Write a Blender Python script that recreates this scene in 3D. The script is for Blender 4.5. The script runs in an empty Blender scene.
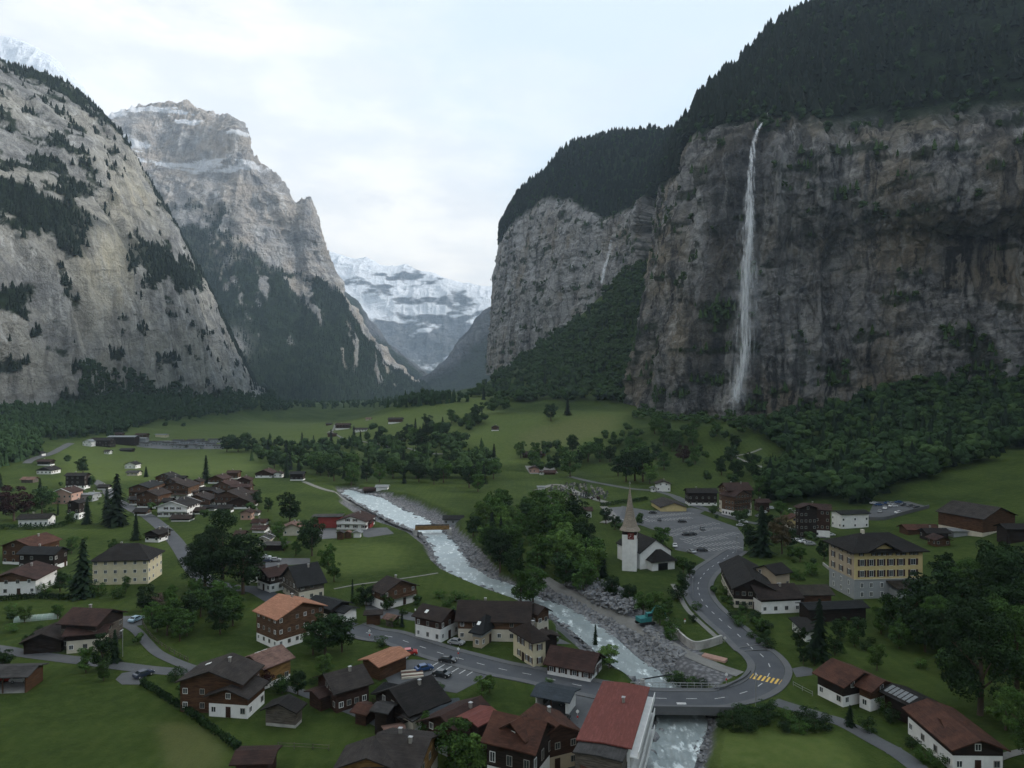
import bpy, math, random
import numpy as np
from mathutils import Matrix, Vector
R = math.radians
rnd = random.Random(7)
RNG = np.random.default_rng(11)
scene = bpy.context.scene
COL = scene.collection
F = 700.0; HZ = 384.0; CAMH = 65.0

# ------------------------------------------------------------------ projection of the survey
def unp(px, py, Y):
    px = np.asarray(px, float); py = np.asarray(py, float); Y = np.asarray(Y, float)
    return np.stack([(px-512)/F*Y, Y, CAMH-(py-HZ)/F*Y], -1)
def at_h(px, py, z):
    Y = (CAMH-z)*F/(py-HZ); return ((px-512)/F*Y, Y)
TILES = dict(a=(160,630,7.838), b=(0,590,7.838), c=(280,640,7.838), d=(350,670,7.838), e=(460,670,7.838), f=(400,590,7.838),
  g=(500,590,7.838), h=(570,670,7.838), i=(240,550,7.838), j=(700,535,7.838), k=(800,510,7.838), l=(800,640,7.838),
  m=(880,670,7.838), n=(590,480,7.838), o=(640,560,7.838), p=(680,640,6.793), R1=(0,400,3.938), R2=(240,400,3.938),
  R3=(480,400,3.938), R4=(720,400,3.368), R5=(0,573,3.938), R6=(240,573,3.938), R7=(480,573,3.938), R8=(720,540,3.368),
  S1=(110,440,6), S2=(0,420,6), S3=(230,480,6), S4=(520,400,6), S5=(650,470,6), S6=(854,470,6), S7=(400,640,6), S8=(0,520,6), P=(0,0,1))
def T(t, x, y):
    a = TILES[t]; return a[0]+x/a[2], a[1]+y/a[2]

# ------------------------------------------------------------------ noise
def _h(i, j, k):
    n = (i*374761393 + j*668265263 + k*2147483647 + 1274126177) & 0xffffffff
    n = ((n ^ (n >> 13))*1274126177) & 0xffffffff
    n = ((n ^ (n >> 15))*2246822519) & 0xffffffff
    return ((n ^ (n >> 16)) & 0xffffff)/float(0xffffff)*2-1
def vn(p):
    p = np.asarray(p, float); f = np.floor(p); t = p-f; t = t*t*t*(t*(t*6-15)+10); f = f.astype(np.int64)
    i, j, k = f[..., 0], f[..., 1], f[..., 2]; u, v, w = t[..., 0], t[..., 1], t[..., 2]
    def L(a, b, s): return a+(b-a)*s
    return L(L(L(_h(i,j,k), _h(i+1,j,k), u), L(_h(i,j+1,k), _h(i+1,j+1,k), u), v),
             L(L(_h(i,j,k+1), _h(i+1,j,k+1), u), L(_h(i,j+1,k+1), _h(i+1,j+1,k+1), u), v), w)
def fbm(p, o=5, ridged=False, g=.5):
    p = np.asarray(p, float); s = np.zeros(p.shape[:-1]); a = 1.; q = p.copy(); tot = 0
    for _ in range(o):
        n = vn(q); n = (1-2*np.abs(n)) if ridged else n
        s += a*n; tot += a; a *= g; q = q*2.03+17.3
    return s/tot
def sstep(a, b, x):
    t = np.clip((x-a)/(b-a), 0, 1); return t*t*(3-2*t)

# ------------------------------------------------------------------ materials
def nt(name):
    m = bpy.data.materials.new(name); m.use_nodes = True; n = m.node_tree; n.nodes.clear(); return m, n
class NB:
    def __init__(s, t): s.t = t
    def n(s, ty, **k):
        x = s.t.nodes.new(ty)
        for a, b in k.items(): setattr(x, a, b)
        return x
    def set(s, x, sock, v):
        if isinstance(v, bpy.types.NodeSocket): s.t.links.new(v, x.inputs[sock])
        elif v is not None: x.inputs[sock].default_value = v
        return x
    def coord(s): return s.n('ShaderNodeNewGeometry').outputs['Position']
    def obj(s): return s.n('ShaderNodeTexCoord').outputs['Object']
    def mapping(s, v, scale): 
        x = s.n('ShaderNodeMapping'); s.set(x, 'Vector', v); s.set(x, 'Scale', scale); return x.outputs[0]
    def noise(s, v, sc, det=4, rough=.55):
        x = s.n('ShaderNodeTexNoise'); s.set(x,'Vector',v); s.set(x,'Scale',sc); s.set(x,'Detail',det); s.set(x,'Roughness',rough); return x.outputs[0]
    def voro(s, v, sc, feat='F1'):
        x = s.n('ShaderNodeTexVoronoi', feature=feat); s.set(x,'Vector',v); s.set(x,'Scale',sc); return x.outputs[0]
    def ramp(s, f, lo, hi):
        x = s.n('ShaderNodeMapRange', interpolation_type='SMOOTHSTEP'); s.set(x,0,f); s.set(x,1,lo); s.set(x,2,hi); return x.outputs[0]
    def mix(s, f, a, b):
        x = s.n('ShaderNodeMix', data_type='RGBA'); s.set(x,0,f)
        s.set(x,6,a if isinstance(a,bpy.types.NodeSocket) else (*a,1) if len(a)==3 else a)
        s.set(x,7,b if isinstance(b,bpy.types.NodeSocket) else (*b,1) if len(b)==3 else b); return x.outputs[2]
    def math(s, op, a, b=None):
        x = s.n('ShaderNodeMath', operation=op); s.set(x,0,a); s.set(x,1,b); return x.outputs[0]
    def attr(s, name): return s.n('ShaderNodeAttribute', attribute_name=name).outputs['Fac']
    def bump(s, h, dist, strength=1):
        x = s.n('ShaderNodeBump'); s.set(x,'Height',h); s.set(x,'Distance',dist); s.set(x,'Strength',strength); return x.outputs[0]
    def out(s, col, rough=.9, normal=None, spec=.2, **k):
        b = s.n('ShaderNodeBsdfPrincipled'); s.set(b,'Base Color',col if isinstance(col,bpy.types.NodeSocket) else (*col,1))
        s.set(b,'Roughness',rough); s.set(b,'Specular IOR Level',spec)
        if normal is not None: s.set(b,'Normal',normal)
        for a,v in k.items(): s.set(b,a,v)
        o = s.n('ShaderNodeOutputMaterial'); s.t.links.new(b.outputs[0], o.inputs[0]); return b
def hsvvary(b, col, amt=.25):
    oi = b.n('ShaderNodeObjectInfo').outputs['Random']
    f = b.n('ShaderNodeMapRange'); b.set(f,0,oi); b.set(f,3,1-amt); b.set(f,4,1+amt)
    h = b.n('ShaderNodeHueSaturation'); b.set(h,'Value',f.outputs[0]); b.set(h,'Color',col); return h.outputs[0]
M = {}
def flat(name, c, rough=.7, spec=.3, var=.12, sc=1.5, bump=0, metallic=0):
    m, t = nt(name); b = NB(t); v = b.obj(); n = b.noise(v, sc, 5, .6)
    col = b.mix(b.ramp(n,.3,.7), tuple(x*(1-var) for x in c), tuple(min(1,x*(1+var)) for x in c))
    b.out(col, rough, b.bump(b.noise(v,sc*4,3),bump) if bump else None, spec, Metallic=metallic); M[name] = m
def roof(name, c, var=.45, pat=.35):
    m, t = nt(name); b = NB(t); v = b.obj()
    n = b.noise(v, .35, 6, .65); n2 = b.noise(v, 3.0, 3, .6)
    col = b.mix(b.ramp(n,.3,.7), tuple(x*(1-var) for x in c), tuple(x*(1+var) for x in c))
    sv=b.noise(b.mapping(v,(.5,3.2,3.2)),1,3,.6); col=b.mix(b.math('MULTIPLY',b.ramp(sv,.45,.7),.35),col,tuple(min(1,x*1.9+.012) for x in c))
    col = b.mix(b.math('MULTIPLY', b.ramp(n2,.5,.75), .5), col, tuple(x*.4+.008 for x in c))
    g = b.n('ShaderNodeTexBrick'); b.set(g,'Vector',v); b.set(g,'Scale',1/pat); b.set(g,'Mortar Size',.06)
    b.set(g,'Color1',(1,1,1,1)); b.set(g,'Color2',(.55,.55,.55,1)); b.set(g,'Mortar',(0,0,0,1))
    b.out(col, .8, b.bump(g.outputs[0], .05, .8), .25); M[name] = m
def wood(name, c, horiz=True):
    m, t = nt(name); b = NB(t); v = b.obj()
    s = b.mapping(v, (.6,.6,5.5) if horiz else (5,5,.5)); n = b.noise(s, 1.0, 4, .6); n2 = b.noise(v, .5, 5, .6)
    col = b.mix(b.ramp(n,.35,.65), tuple(x*.6 for x in c), tuple(x*1.3 for x in c))
    col = b.mix(b.math('MULTIPLY',b.ramp(n2,.5,.8),.5), col, tuple(x*.45 for x in c))
    b.out(col, .8, b.bump(n,.03), .2); M[name] = m
def plaster(name, c):
    m, t = nt(name); b = NB(t); v = b.obj(); n = b.noise(v, .7, 6, .6); st = b.noise(b.mapping(v,(1.5,1.5,.15)),1,4)
    col = b.mix(b.ramp(n,.3,.75), tuple(x*.86 for x in c), c)
    col = b.mix(b.math('MULTIPLY',b.ramp(st,.55,.8),.25), col, tuple(x*.55 for x in c))
    b.out(col, .85, b.bump(b.noise(v,9,3),.01), .2); M[name] = m
for a in [('roof_brown',(0.023,0.015,0.012)),('roof_dark',(0.012,0.010,0.009)),('roof_slate',(0.010,0.011,0.012)),('roof_orange',(.35,.165,.10),.1),
          ('roof_rust',(0.065,0.026,0.016)),('roof_redbrown',(0.038,0.018,0.014)),('roof_red',(.165,.052,.042),.08),('roof_grey',(0.044,0.042,0.041)),
          ('roof_olive',(0.033,0.027,0.020)),('roof_spire',(.27,.23,.185),.15),('roof_greybrown',(0.033,0.027,0.024)),('roof_pink',(0.156,0.092,0.073)),
          ('roof_metal',(0.198,0.211,0.218),.1),('roof_blue',(0.038,0.048,0.058),.15)]: roof(*a)
for a in [('wood_brown',(0.081,0.041,0.022)),('wood_dark',(.022,.015,.012)),('wood_red',(0.047,0.024,0.017)),('wood_yellow',(0.221,0.128,0.047)),
          ('wood_orange',(0.106,0.060,0.036)),('wood_grey',(.11,.095,.08))]: wood(*a)
for a in [('white',(.86,.86,.84)),('cream',(.70,.63,.44)),('yellow',(.66,.54,.27)),('stone_grey',(.33,.35,.36)),('plaster_tan',(.48,.40,.29)),
          ('beige',(.62,.57,.47)),('red_wall',(.28,.055,.05)),('pink',(.5,.32,.26)),('greenish',(.32,.4,.34))]: plaster(*a)
flat('frame',(.78,.78,.76),.5); flat('frame_dim',(.30,.28,.25),.6); flat('glass',(.035,.045,.05),.08,.6,.3); flat('shutter',(.045,.022,.015),.6); flat('shutter_green',(.12,.2,.15),.6)
flat('chimney',(.26,.245,.22),.9); flat('black',(.012,.012,.013),.4); flat('metal',(.45,.45,.45),.4,.5,metallic=.6); flat('concrete',(.36,.35,.33),.85,.2,.25,.5,.02)
flat('paint_white',(.50,.50,.49),.6,.2,.25,2.5); flat('paint_yellow',(.70,.45,.10),.6,.2,.2,2.5)
flat('clock_red',(.16,.02,.015),.6); flat('gold',(.8,.6,.2),.4); flat('teal',(.03,.17,.17),.55); flat('rubber',(.02,.02,.02),.8)
flat('red',(.55,.03,.03),.5); flat('hedge_wood',(.10,.07,.045),.9)
def paint(name, c, met=0):
    m,t=nt(name); b=NB(t); n=b.noise(b.obj(),2,4); b.out(b.mix(b.ramp(n,.3,.8),c,tuple(x*.8 for x in c)),.3,None,.5,**{'Coat Weight':.6,'Metallic':met}); M[name]=m
for n_,c_ in dict(car_white=(.75,.75,.75),car_black=(.012,.013,.015),car_silver=(.35,.36,.37),car_blue=(.02,.07,.2),car_red=(.45,.03,.025),car_grey=(.1,.105,.11),car_navy=(.02,.03,.06),car_paleblue=(.35,.5,.6)).items(): paint(n_,c_)
def leafm(name, c, c2, trans=.0):
    m, t = nt(name); b = NB(t); v = b.coord(); n = b.noise(v,.9,2,.6); n2=b.noise(v,.12,2,.5)
    col = b.mix(b.ramp(n,.3,.7), c, c2); col = b.mix(b.math('MULTIPLY',b.ramp(n2,.4,.7),.4), col, tuple(x*.55 for x in c))
    b.out(hsvvary(b, col, .3), .85, None, .1); M[name]=m
leafm('leaf_green',(0.0340,0.0700,0.0180),(0.0600,0.1150,0.0270)); leafm('leaf_light',(.055,.10,.025),(.10,.17,.042)); leafm('leaf_dark',(0.0152,0.0321,0.0116),(0.0267,0.0535,0.0178))
leafm('needle',(0.0090,0.0194,0.0097),(0.0171,0.0329,0.0149)); leafm('leaf_far',(0.0298,0.0574,0.0184),(0.0574,0.1010,0.0309)); leafm('needle_far',(0.0066,0.0144,0.0078),(0.0132,0.0246,0.0120))
leafm('leaf_copper',(.028,.010,.012),(.05,.02,.02)); leafm('blossom',(.16,.10,.10),(.2,.14,.12)); leafm('leaf_brown',(.07,.055,.03),(.10,.08,.045))
flat('bark',(.10,.075,.055),.95,.1,.4,2)

# ------------------------------------------------------------------ mesh helpers
class MB:
    def __init__(s): s.v=[]; s.f=[]; s.mi=[]; s.m=0
    def add(s, vs, fs, mi=None):
        o=len(s.v); s.v+= [tuple(x) for x in vs]; s.f+=[tuple(i+o for i in f) for f in fs]; s.mi+=[s.m if mi is None else mi]*len(fs)
    def box(s, x0,y0,z0,x1,y1,z1, mi=None):
        s.add([(x0,y0,z0),(x1,y0,z0),(x1,y1,z0),(x0,y1,z0),(x0,y0,z1),(x1,y0,z1),(x1,y1,z1),(x0,y1,z1)],
              [(0,3,2,1),(4,5,6,7),(0,1,5,4),(1,2,6,5),(2,3,7,6),(3,0,4,7)], mi)
    def cyl(s, p, q, r0, r1=None, n=8, mi=None, cap=True):
        r1=r0 if r1 is None else r1; p=Vector(p); q=Vector(q); d=(q-p).normalized(); a=d.orthogonal().normalized(); b=d.cross(a)
        vs=[]
        for c,r in ((p,r0),(q,r1)):
            for k in range(n):
                t=2*math.pi*k/n; vs.append(c+a*(r*math.cos(t))+b*(r*math.sin(t)))
        fs=[(k,(k+1)%n,n+(k+1)%n,n+k) for k in range(n)]
        if cap: fs+=[tuple(range(n-1,-1,-1)),tuple(range(n,2*n))]
        s.add(vs,fs,mi)
    def slab(s, pts, th, mi=None):   # planar polygon pts (ccw from above), thickened downward
        n=len(pts); lo=[(x,y,z-th) for x,y,z in pts]
        s.add(list(pts)+lo,[tuple(range(n)),tuple(range(2*n-1,n-1,-1))]+[(k,n+k,n+(k+1)%n,(k+1)%n) for k in range(n)],mi)
    def mesh(s, name, mats):
        me=bpy.data.meshes.new(name); me.from_pydata(s.v,[],s.f)
        for m in (mats if isinstance(mats,(list,tuple)) else [mats]): me.materials.append(M[m] if isinstance(m,str) else m)
        me.polygons.foreach_set('material_index', s.mi); me.update(); return me
    def build(s, name, mats, parent=None, mw=None):
        return link(name, s.mesh(name,mats), parent, mw)
def link(name, me, parent=None, mw=None):
    o=bpy.data.objects.new(name, me); COL.objects.link(o)
    if parent is not None: o.parent=parent
    if mw is not None: o.matrix_local=mw
    return o
def tag(o, label=None, cat=None, group=None, kind=None):
    if label: o['label']=label
    if cat: o['category']=cat
    if group: o['group']=group
    if kind: o['kind']=kind
    return o
def empty(name, loc=(0,0,0), rz=0, **k):
    o=bpy.data.objects.new(name,None); COL.objects.link(o); o.location=loc; o.rotation_euler=(0,0,rz); o.empty_display_size=.5; return tag(o,**k)
def npmesh(name, V, Fq, mats, attrs=None, mi=None, smooth=True):
    me=bpy.data.meshes.new(name); V=np.asarray(V,np.float32); Fq=np.asarray(Fq,np.int32); k=Fq.shape[1]
    me.vertices.add(len(V)); me.vertices.foreach_set('co',V.ravel()); me.loops.add(Fq.size); me.loops.foreach_set('vertex_index',Fq.ravel())
    me.polygons.add(len(Fq)); me.polygons.foreach_set('loop_start',np.arange(0,Fq.size,k,dtype=np.int32))
    try: me.polygons.foreach_set('loop_total',np.full(len(Fq),k,dtype=np.int32))
    except Exception: pass
    for m in mats: me.materials.append(M[m] if isinstance(m,str) else m)
    if mi is not None: me.polygons.foreach_set('material_index',np.asarray(mi,np.int32))
    me.polygons.foreach_set('use_smooth',np.full(len(Fq),smooth))
    for a,v in (attrs or {}).items():
        at=me.attributes.new(a,'FLOAT','POINT'); at.data.foreach_set('value',np.asarray(v,np.float32).ravel())
    me.update(calc_edges=True); me.validate(); return me
def gridfaces(nr, nc):
    i=np.arange(nr*nc).reshape(nr,nc); return np.stack([i[:-1,:-1],i[:-1,1:],i[1:,1:],i[1:,:-1]],-1).reshape(-1,4)

# ------------------------------------------------------------------ camera, sky, sun, haze
cam=bpy.data.cameras.new('camera'); co=bpy.data.objects.new('camera',cam); COL.objects.link(co); scene.camera=co
co.location=(0,0,CAMH); co.rotation_euler=(R(90),0,0); cam.sensor_width=36; cam.lens=F/1024*36; cam.clip_start=.5; cam.clip_end=60000
SUN_EL, SUN_AZ = R(30), R(84)      # azimuth clockwise from +Y
w=bpy.data.worlds.new('World'); scene.world=w; w.use_nodes=True; t=w.node_tree; t.nodes.clear(); b=NB(t)
sky=b.n('ShaderNodeTexSky',sky_type='NISHITA'); sky.sun_disc=False; sky.sun_elevation=SUN_EL; sky.sun_rotation=SUN_AZ; sky.air_density=1; sky.dust_density=1.5; sky.ozone_density=1.2
g=b.n('ShaderNodeTexCoord').outputs['Generated']
sx=b.n('ShaderNodeSeparateXYZ'); b.set(sx,0,g); zz=sx.outputs[2]; xx=sx.outputs[0]
mp=b.n('ShaderNodeMapping'); b.set(mp,0,g); b.set(mp,'Scale',(1.0,1.0,2.6)); b.set(mp,'Location',(.35,.0,.12))
n1=b.noise(mp.outputs[0],2.3,9,.6); n2=b.noise(mp.outputs[0],6.5,6,.55)
hor=b.ramp(zz,.62,.02)                      # more veil low on the horizon
side=b.ramp(xx,.22,-.5)                     # and towards the left of the valley
cov=b.math('ADD',b.math('MULTIPLY',hor,.34),b.math('MULTIPLY',side,.42))
cm=b.ramp(b.math('ADD',n1,cov),.62,1.02)
cloud=b.mix(b.ramp(n2,.36,.66),(6.1,6.0,5.85),(7.7,7.3,6.6))
cloud=b.mix(b.math('MULTIPLY',b.ramp(n1,.58,.68),.7),cloud,(5.1,5.1,5.2))
clear=b.mix(.92,sky.outputs[0],(5.1,5.65,5.95))
col=b.mix(cm,clear,cloud)
bg=b.n('ShaderNodeBackground'); b.set(bg,0,col); b.set(bg,1,.1); o=b.n('ShaderNodeOutputWorld'); t.links.new(bg.outputs[0],o.inputs[0])
sl=bpy.data.lights.new('sun','SUN'); sl.energy=3.0; sl.angle=R(10); sl.color=(1,.955,.90); so=bpy.data.objects.new('sun',sl); COL.objects.link(so)
d=Vector((math.sin(SUN_AZ)*math.cos(SUN_EL),math.cos(SUN_AZ)*math.cos(SUN_EL),math.sin(SUN_EL))); so.rotation_euler=d.to_track_quat('Z','Y').to_euler()
m,t=nt('haze'); b=NB(t); v=b.n('ShaderNodeVolumePrincipled'); b.set(v,'Color',(.62,.79,1.0,1)); b.set(v,'Density',6.0e-5); b.set(v,'Anisotropy',.15)
oo=b.n('ShaderNodeOutputMaterial'); t.links.new(v.outputs[0],oo.inputs['Volume']); M['haze']=m
hz=MB(); hz.box(-11500,-3900,-12,11500,10500,4300); hz=hz.build('haze','haze'); tag(hz,kind='stuff')
vs=scene.view_settings; vs.view_transform='Standard'; vs.look='None'; vs.gamma=1; vs.exposure=.86
cy=scene.cycles; cy.use_denoising=True; cy.max_bounces=5; cy.diffuse_bounces=2; cy.glossy_bounces=2; cy.transmission_bounces=2; cy.transparent_max_bounces=12; cy.volume_bounces=1
cy.use_adaptive_sampling=True; cy.adaptive_threshold=.02; cy.caustics_reflective=False; cy.caustics_refractive=False
# ------------------------------------------------------------------ ground
CP=[]
for y in (50,80,130,180,240,310,400,500):
    for k in (-.75,-.4,-.15,.15,.36): CP.append((k*y,y,0))
for y in (50,100,150,200): CP.append((.75*y,y,2)); 
def c(px,py,Y): CP.append(tuple(float(v) for v in unp(px,py,Y)))
for a in [(1000,540,270),(1000,500,340),(1024,470,410),(850,500,380),(850,470,440),(950,460,450),(760,450,490),(720,440,540),(730,418,690),
 (700,470,440),(650,475,470),(600,465,540),(820,440,560),(900,420,590),(1000,410,590),(1100,405,540),(1150,480,300),(700,420,700),(800,418,668),(860,402,655),
 (930,388,635),(1024,380,605),(1200,360,560),(470,395,1500),(430,396,2200),(540,352,1400),(600,300,1280),(640,272,1180),(645,300,1100),(600,420,720),
 (640,400,850),(600,380,1000),(560,370,1150),(630,345,1020),(500,420,800),(400,420,850),(460,402,1100),(390,414,1000),(330,430,900),(420,438,700),
 (500,450,600),(470,470,529),(545,440,640),(380,404,1500),(0,470,520),(60,455,640),(110,440,800),(0,440,640),(0,412,870),(60,410,970),(110,402,1070),
 (160,400,1190),(200,398,1340),(235,395,1540),(100,425,900),(200,420,1200),(330,408,1850),(-120,430,740),(-150,480,450),(-250,470,350),(240,415,1400),
 (560,330,1500),(500,380,1650),(650,250,1300)]: c(*a)
CP+=[(-300,1500,0),(-120,1500,4),(-350,2300,0),(-150,2300,0),(-450,3500,0),(-300,3500,0),(-500,6000,0),(0,6000,10),(-300,9500,0),(3000,9500,300),(3000,4000,300),
     (-3500,4000,100),(-3500,9500,100),(-2500,2000,80),(0,3000,60),(600,2500,260),(1500,1500,300),(-1500,1000,60),(900,800,150),(-900,500,60),(-120,700,0),(-250,700,0),(-350,900,0),(-300,1150,0),(-200,1000,0)]
CP=np.array(CP)
_S=60.
def _phi(a,b): return np.sqrt(((a[:,None,:]-b[None])**2).sum(-1)+_S*_S)
_P=CP[:,:2]; _A=_phi(_P,_P)+np.eye(len(CP))*-2.0
_n=len(CP); _K=np.zeros((_n+1,_n+1)); _K[:_n,:_n]=_A; _K[:_n,_n]=1; _K[_n,:_n]=1
_W=np.linalg.solve(_K,np.append(CP[:,2],0))
# river banks, as pixel pairs at water level
RB=[((341.6,491),(350,489.5)),((343,494.5),(361,492.7)),((354,500.5),(371,495)),((367,507.9),(382.2,497.8)),((380,515),(393,503.5)),((392.4,521.9),(402.5,509.2)),((415.2,530.8),(424,518)),
 ((426.6,539.7),(443.1,532)),((434.3,549.8),(455.9,544.7)),((438,562.5),(464.7,558.7)),((453.3,575.2),(476.2,570.1)),((481.2,586.7),(494,579)),
 ((506.4,596.5),(517,587.5)),((531.9,605.7),(541,598.6)),((551,615.9),(562.5,606)),((571.4,629.3),(589.3,620)),((589.3,644.6),(603.3,629)),((609.7,662.4),(622.5,645.5)),
 ((630,675),(639,660)),((642.5,682),(663,675)),((650,692.4),(683.2,691.1)),((656.8,710.1),(699.7,710.1)),((659,725.4),(704.7,725.4)),((653.9,745.7),(698,748)),((648,775),(690,778)),((641,830),(684,832)),((630,930),(676,934))]
WZ=-3.0
RL=np.array([at_h(*a,WZ) for a,_ in RB]); RR=np.array([at_h(*b_,WZ) for _,b_ in RB])
RC=(RL+RR)/2; RW=np.linalg.norm(RR-RL,axis=1)/2
def rivd(x,y):
    """distance beyond the water edge (negative inside)"""
    best=np.full(x.shape,1e9)
    for k in range(len(RC)-1):
        a,b_=RC[k],RC[k+1]; d=b_-a; t=np.clip(((x-a[0])*d[0]+(y-a[1])*d[1])/(d@d),0,1)
        e=np.hypot(x-a[0]-t*d[0],y-a[1]-t*d[1])-(RW[k]*(1-t)+RW[k+1]*t); best=np.minimum(best,e)
    return best
BUMP=[(-40,760,13,90,70),(-130,930,12,120,60),(60,720,9,60,45),(30,900,14,100,60),(120,600,6,50,40),(200,560,8,45,50),(-20,640,5,70,35),(250,470,5,60,40),(-90,1150,12,130,70),(310,400,4,40,40)]
def ground_raw(x,y):
    q=np.stack([x.ravel(),y.ravel()],-1); out=np.empty(len(q))
    for i in range(0,len(q),20000): out[i:i+20000]=_phi(q[i:i+20000],_P)@_W[:_n]+_W[_n]
    z=out.reshape(x.shape)
    near=sstep(620,420,y)*sstep(-.9,-.7,x/y)*sstep(.40,.30,x/y)
    z=z*(1-near)+z*near*.15
    z=z+fbm(np.stack([x/45,y/45,x*0],-1),3)*(.35+sstep(300,1500,y)*3.5)
    for bx,by,bh,br,be in BUMP:
        z=z+bh*np.exp(-(((x-bx)/br)**2+((y-by)/be)**2))
    m=(y<620)&(np.abs(x)<300)
    if m.any():
        d=np.full(x.shape,1e9); d[m]=rivd(x[m],y[m])
        bank=sstep(5.5,.5,d); z=z*(1-bank)+bank*(WZ-.3); z=np.where(d<.5,np.minimum(z,WZ-.3-sstep(.5,-3,d)*.9),z)
    return z
NR,NC=1100,760
GY=55*(9800/55.)**(np.linspace(0,1,NR)); GT=np.linspace(-1.7,1.7,NC)
TT,YY=np.meshgrid(GT,GY); XX=TT*YY
GZ=ground_raw(XX,YY)
def G(x,y):
    x=np.asarray(x,float); y=np.asarray(y,float); r=np.log(np.maximum(y,55.1)/55)/math.log(9800/55.)*(NR-1); cc=(x/y+1.7)/3.4*(NC-1)
    r=np.clip(r,0,NR-1.001); cc=np.clip(cc,0,NC-1.001); i=r.astype(int); j=cc.astype(int); u=r-i; v=cc-j
    return (GZ[i,j]*(1-u)+GZ[i+1,j]*u)*(1-v)+(GZ[i,j+1]*(1-u)+GZ[i+1,j+1]*u)*v
_TY=60*(7000/60.)**np.linspace(0,1,900)
def hit(px,py,h=0.):
    """world point on the ground (+h) seen at this pixel"""
    px=np.atleast_1d(np.asarray(px,float)); py=np.atleast_1d(np.asarray(py,float))
    Y=_TY[None,:]; X=(px[:,None]-512)/F*Y; Z=CAMH-(py[:,None]-HZ)/F*Y; dd=Z-(G(X,np.broadcast_to(Y,X.shape))+h)
    k=np.argmax(dd<=0,axis=1); k=np.where((dd<=0).any(1),np.maximum(k,1),len(_TY)-1)
    a=dd[np.arange(len(k)),k-1]; e=dd[np.arange(len(k)),k]; t=np.clip(a/np.maximum(a-e,1e-9),0,1); y=_TY[k-1]+(_TY[k]-_TY[k-1])*t
    x=(px-512)/F*y; return np.stack([x,y,G(x,y)],-1)
def hit1(px,py,h=0.): return hit([px],[py],h)[0]
def inpoly(px,py,poly):
    px=np.asarray(px); py=np.asarray(py); c_=np.zeros(px.shape,bool); n=len(poly)
    for i in range(n):
        x0,y0=poly[i]; x1,y1=poly[(i+1)%n]
        if y0==y1: continue
        c_^=((y0>py)!=(y1>py))&(px<(x1-x0)*(py-y0)/(y1-y0)+x0)
    return c_
# ground colour classes painted per vertex: a land-cover map (mown field, tilled patch, gravel, scree)
GPX=512+F*XX/YY; GPY=HZ+(CAMH-GZ)*F/YY
def area(poly, soft=None):
    return inpoly(GPX+fbm(np.stack([XX/12,YY/12,XX*0],-1),3)*2.0,GPY+fbm(np.stack([XX/12,YY/12,XX*0+9],-1),3)*1.0,poly).astype(float)
gravel=area([T('R7',250,30),T('R7',330,45),T('R7',460,38),T('R7',560,78),T('R7',640,140),T('R7',700,200),T('R7',860,300),T('R7',1000,400),T('R7',940,440),T('R7',800,460),T('R7',600,340),T('R7',400,170),T('R7',200,80)])
gravel=np.maximum(gravel,area([T('R2',480,350),T('R2',600,370),T('R2',760,450),T('R2',850,500),T('R2',960,600),T('R2',1024,680),T('R2',1010,720),T('R2',860,600),T('R2',700,480),T('R2',470,370)]))
mg=(YY<620)&(np.abs(XX)<300); dr=np.full(XX.shape,99.); dr[mg]=rivd(XX[mg],YY[mg]); gravel=np.maximum(gravel,sstep(3.2,1.6,dr+fbm(np.stack([XX/5,YY/5,XX*0],-1),3)*1.5))
straw=area([T('R5',610,600),T('R5',700,590),T('R5',800,610),T('R5',880,680),T('R5',860,780),T('R5',660,780),T('R5',640,690)])*.55
light=np.maximum.reduce([area([T('R2',300,570),T('R2',580,560),T('R2',650,600),T('R2',640,660),T('R2',340,700),T('R2',310,610)])*.5,
   area([T('R2',0,80),T('R2',400,90),T('R2',1024,-40),T('R2',1024,170),T('R2',640,230),T('R2',150,190)])*.85,
   area([T('R3',0,60),T('R3',600,40),T('R3',480,230),T('R3',0,260)])*.7,
   area([T('R1',220,190),T('R1',500,110),T('R1',1024,80),T('R1',1010,280),T('R1',760,300),T('R1',240,330)])*.6,
   area([T('R8',-60,650),T('R8',380,650),T('R8',500,780),T('R8',-100,780)])*.75])
brown=area([T('S4',0,200),T('S4',300,110),T('S4',600,90),T('S4',520,200),T('S4',300,260),T('S4',0,300)])*.6
scree=GZ*0
def blur(A,n):
    for _ in range(n):
        A=(np.roll(A,1,0)+np.roll(A,-1,0)+A)/3; A=(np.roll(A,1,1)+np.roll(A,-1,1)+A)/3
    return A
light=blur(light,9); brown=blur(brown,9); straw=blur(straw,5)
me=npmesh('ground',np.stack([XX,YY,GZ],-1).reshape(-1,3),gridfaces(NR,NC),[],dict(gravel=gravel,straw=straw,light=light,brown=brown,scree=scree))
m,t=nt('grass'); M['grass']=m; b=NB(t); v=b.coord()
n=b.noise(v,.03,6,.6); n2=b.noise(v,.35,5,.65); n3=b.noise(v,2.2,3,.6)
mow=b.n('ShaderNodeTexWave',wave_type='BANDS'); b.set(mow,0,b.mapping(v,(.35,.9,0))); b.set(mow,'Scale',.28); b.set(mow,'Distortion',3.5); b.set(mow,'Detail',2.)
col=b.mix(b.ramp(n,.3,.7),(.023,.042,.0075),(.043,.068,.0130)); col=b.mix(b.math('MULTIPLY',b.ramp(n2,.42,.68),.6),col,(.060,.080,.018))
col=b.mix(b.math('MULTIPLY',b.ramp(n3,.45,.8),.4),col,(.017,.033,.009))
col=b.mix(b.math('MULTIPLY',b.math('MULTIPLY',mow.outputs[0],b.ramp(n,.42,.6)),.32),col,(.066,.090,.022))
col=b.mix(b.attr('light'),col,b.mix(b.ramp(n2,.3,.7),(.088,.125,.031),(.118,.148,.043)))
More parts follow.
